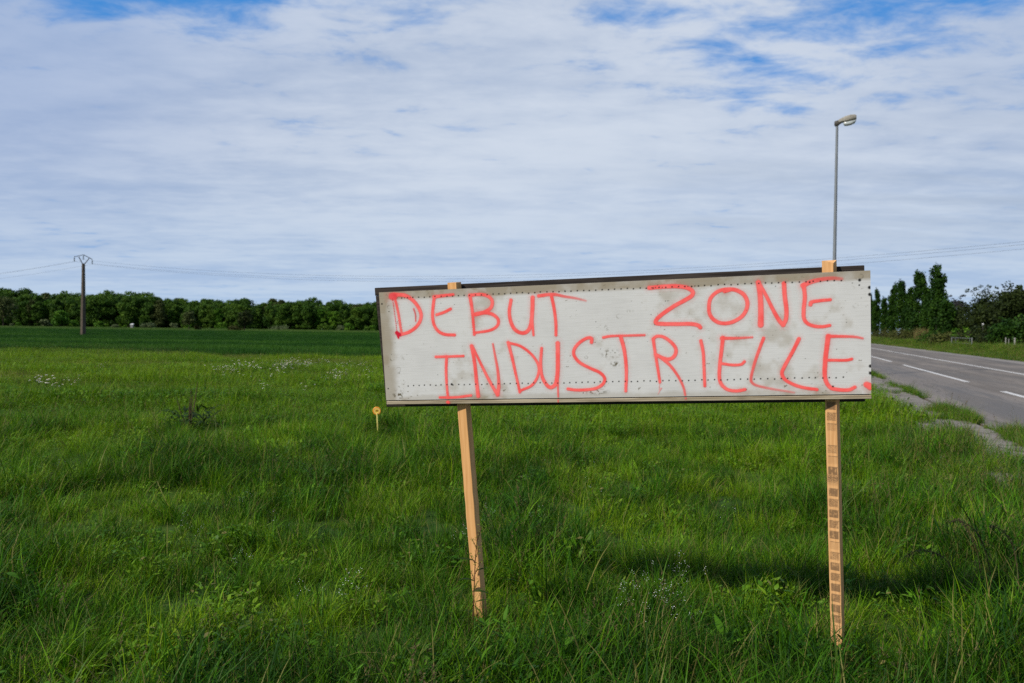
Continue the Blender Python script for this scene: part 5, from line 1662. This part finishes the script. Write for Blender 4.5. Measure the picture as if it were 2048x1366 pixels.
# sorrel in front of the left stake
xy = at_px(945, 1262, 0.05)
so = empty("sorrel_plant", (xy[0], xy[1], float(ground_z(*xy))), "thin red-stemmed sorrel with small seed clusters in front of the left stake", "plant")
r = np.random.default_rng(520)
mb = MB(); mb.tube([(0, 0, -0.05), (0.004, 0, 0.2), (0.010, 0, 0.42), (0.022, 0.0, 0.58)], [0.0035, 0.003, 0.0025, 0.0015], 6)
br = []
for k in range(7):
    z = 0.26 + 0.045 * k; sgn = (-1) ** k
    a = np.array([0.006 + 0.01 * k / 4, 0, z]); e = a + np.array([sgn * r.uniform(0.02, 0.04), r.uniform(-0.02, 0.02), r.uniform(0.05, 0.10)])
    mb.tube([a, (a + e) / 2 + [0, 0, 0.004], e], [0.002, 0.0015, 0.001], 5); br.append((a, e))
mb.build("stem", m_red, so, True)
VS, FS, BS, k0 = [], [], [], 0
for (a, e) in br + [(np.array([0.012, 0, 0.44]), np.array([0.024, 0, 0.62]))]:
    k = 34; t = r.random(k)
    pos = a + (e - a) * t[:, None] + r.normal(0, 0.005, (k, 3))
    vv, ff, bb = leaves(r, k, pos, r.random(k) * 6.28, r.uniform(-0.3, 1.0, k), (0.006, 0.011), (0.005, 0.009), 1)
    VS.append(vv); FS.append(ff + k0); BS.append(bb); k0 += len(vv)
link("seeds", mesh_data("seeds", np.concatenate(VS), [np.concatenate(FS)], (m_sorrel,), attrs={'bv': np.concatenate(BS)}), so)
k = 7
vv, ff, bb = leaves(r, k, np.stack([np.full(k, 0.01), np.zeros(k), np.linspace(0.08, 0.42, k)], 1), np.array([0.2, 3.0, 0.1, -0.3, 2.8, 0.3, 3.3]), np.full(k, 0.35), (0.07, 0.13), (0.012, 0.02), 5)
link("leaves", mesh_data("leaves", vv, [ff], (m_dock,), attrs={'bv': bb}), so)

# dark dock plant out in the meadow
xy = at_px(378, 850, 0.15)
do = empty("dock_plant", (xy[0], xy[1], float(ground_z(*xy))), "dark drooping dock plant with rusty stalks in the meadow on the left", "plant")
r = np.random.default_rng(530)
k = 150; az = r.random(k) * 6.28
q = np.sqrt(r.random(k)) * 0.34
vv, ff, bb = leaves(r, k, np.stack([q * np.cos(az), q * np.sin(az), r.uniform(0.05, 0.36, k)], 1), az + r.normal(0, 1.2, k), r.uniform(-0.4, 0.9, k), (0.10, 0.26), (0.02, 0.05), 5)
link("leaves", mesh_data("leaves", vv, [ff], (m_dock,), attrs={'bv': bb}), do)
mb = MB()
for k in range(6):
    a = r.random() * 6.28; q = r.uniform(0.05, 0.22); h = r.uniform(0.4, 0.78)
    mb.tube([(0, 0, -0.03), (q * 0.7 * math.cos(a), q * 0.7 * math.sin(a), h * 0.6), (q * math.cos(a), q * math.sin(a), h)], [0.009, 0.008, 0.004], 6)
mb.build("stalk", m_dead, do, True)

# arching dead stalks at the right
def dead_stalk(u, v, hsee, pts, label, seed):
    xy = at_px(u, v, hsee)
    r = np.random.default_rng(seed)
    o = empty("dead_stalk", (xy[0], xy[1], float(ground_z(*xy))), label, "plant", "arching dead stalks in the right foreground")
    S = spline(np.array(pts, float), 8)
    mb = MB(); mb.tube(S, np.linspace(0.0035, 0.0015, len(S)), 6); mb.build("stem", m_dead, o, True)
    k = 150
    i = (len(S) * (0.45 + 0.55 * r.random(k))).astype(int).clip(0, len(S) - 1)
    pos = S[i] + r.normal(0, 0.005, (k, 3))
    vv, ff, bb = leaves(r, k, pos, r.random(k) * 6.28, r.uniform(-1, 1, k), (0.008, 0.02), (0.003, 0.007), 1)
    link("husks", mesh_data("husks", vv, [ff], (m_dead,), attrs={'bv': bb}), o)


dead_stalk(1915, 1215, 0.1, [(0, 0, 0), (-0.02, 0, 0.22), (-0.10, 0, 0.34), (-0.24, 0, 0.37), (-0.36, 0, 0.30)], "dead stalk arching low to the left, right of the right stake", 541)
dead_stalk(1990, 1200, 0.1, [(0, 0, 0), (-0.05, 0, 0.30), (-0.12, 0, 0.46), (-0.22, 0, 0.53), (-0.28, 0, 0.52)], "tallest dead stalk leaning left near the right edge of the photo", 542)
dead_stalk(2040, 1215, 0.1, [(0, 0, 0), (-0.02, 0, 0.28), (-0.06, 0, 0.44), (-0.13, 0, 0.52), (-0.18, 0, 0.53)], "dark dead stalk closest to the right edge of the photo", 543)
dead_stalk(1975, 1180, 0.1, [(0, 0.05, 0), (-0.03, 0.05, 0.24), (-0.09, 0.05, 0.40), (-0.16, 0.05, 0.49)], "thin dead stalk standing between the two leaning ones", 544)
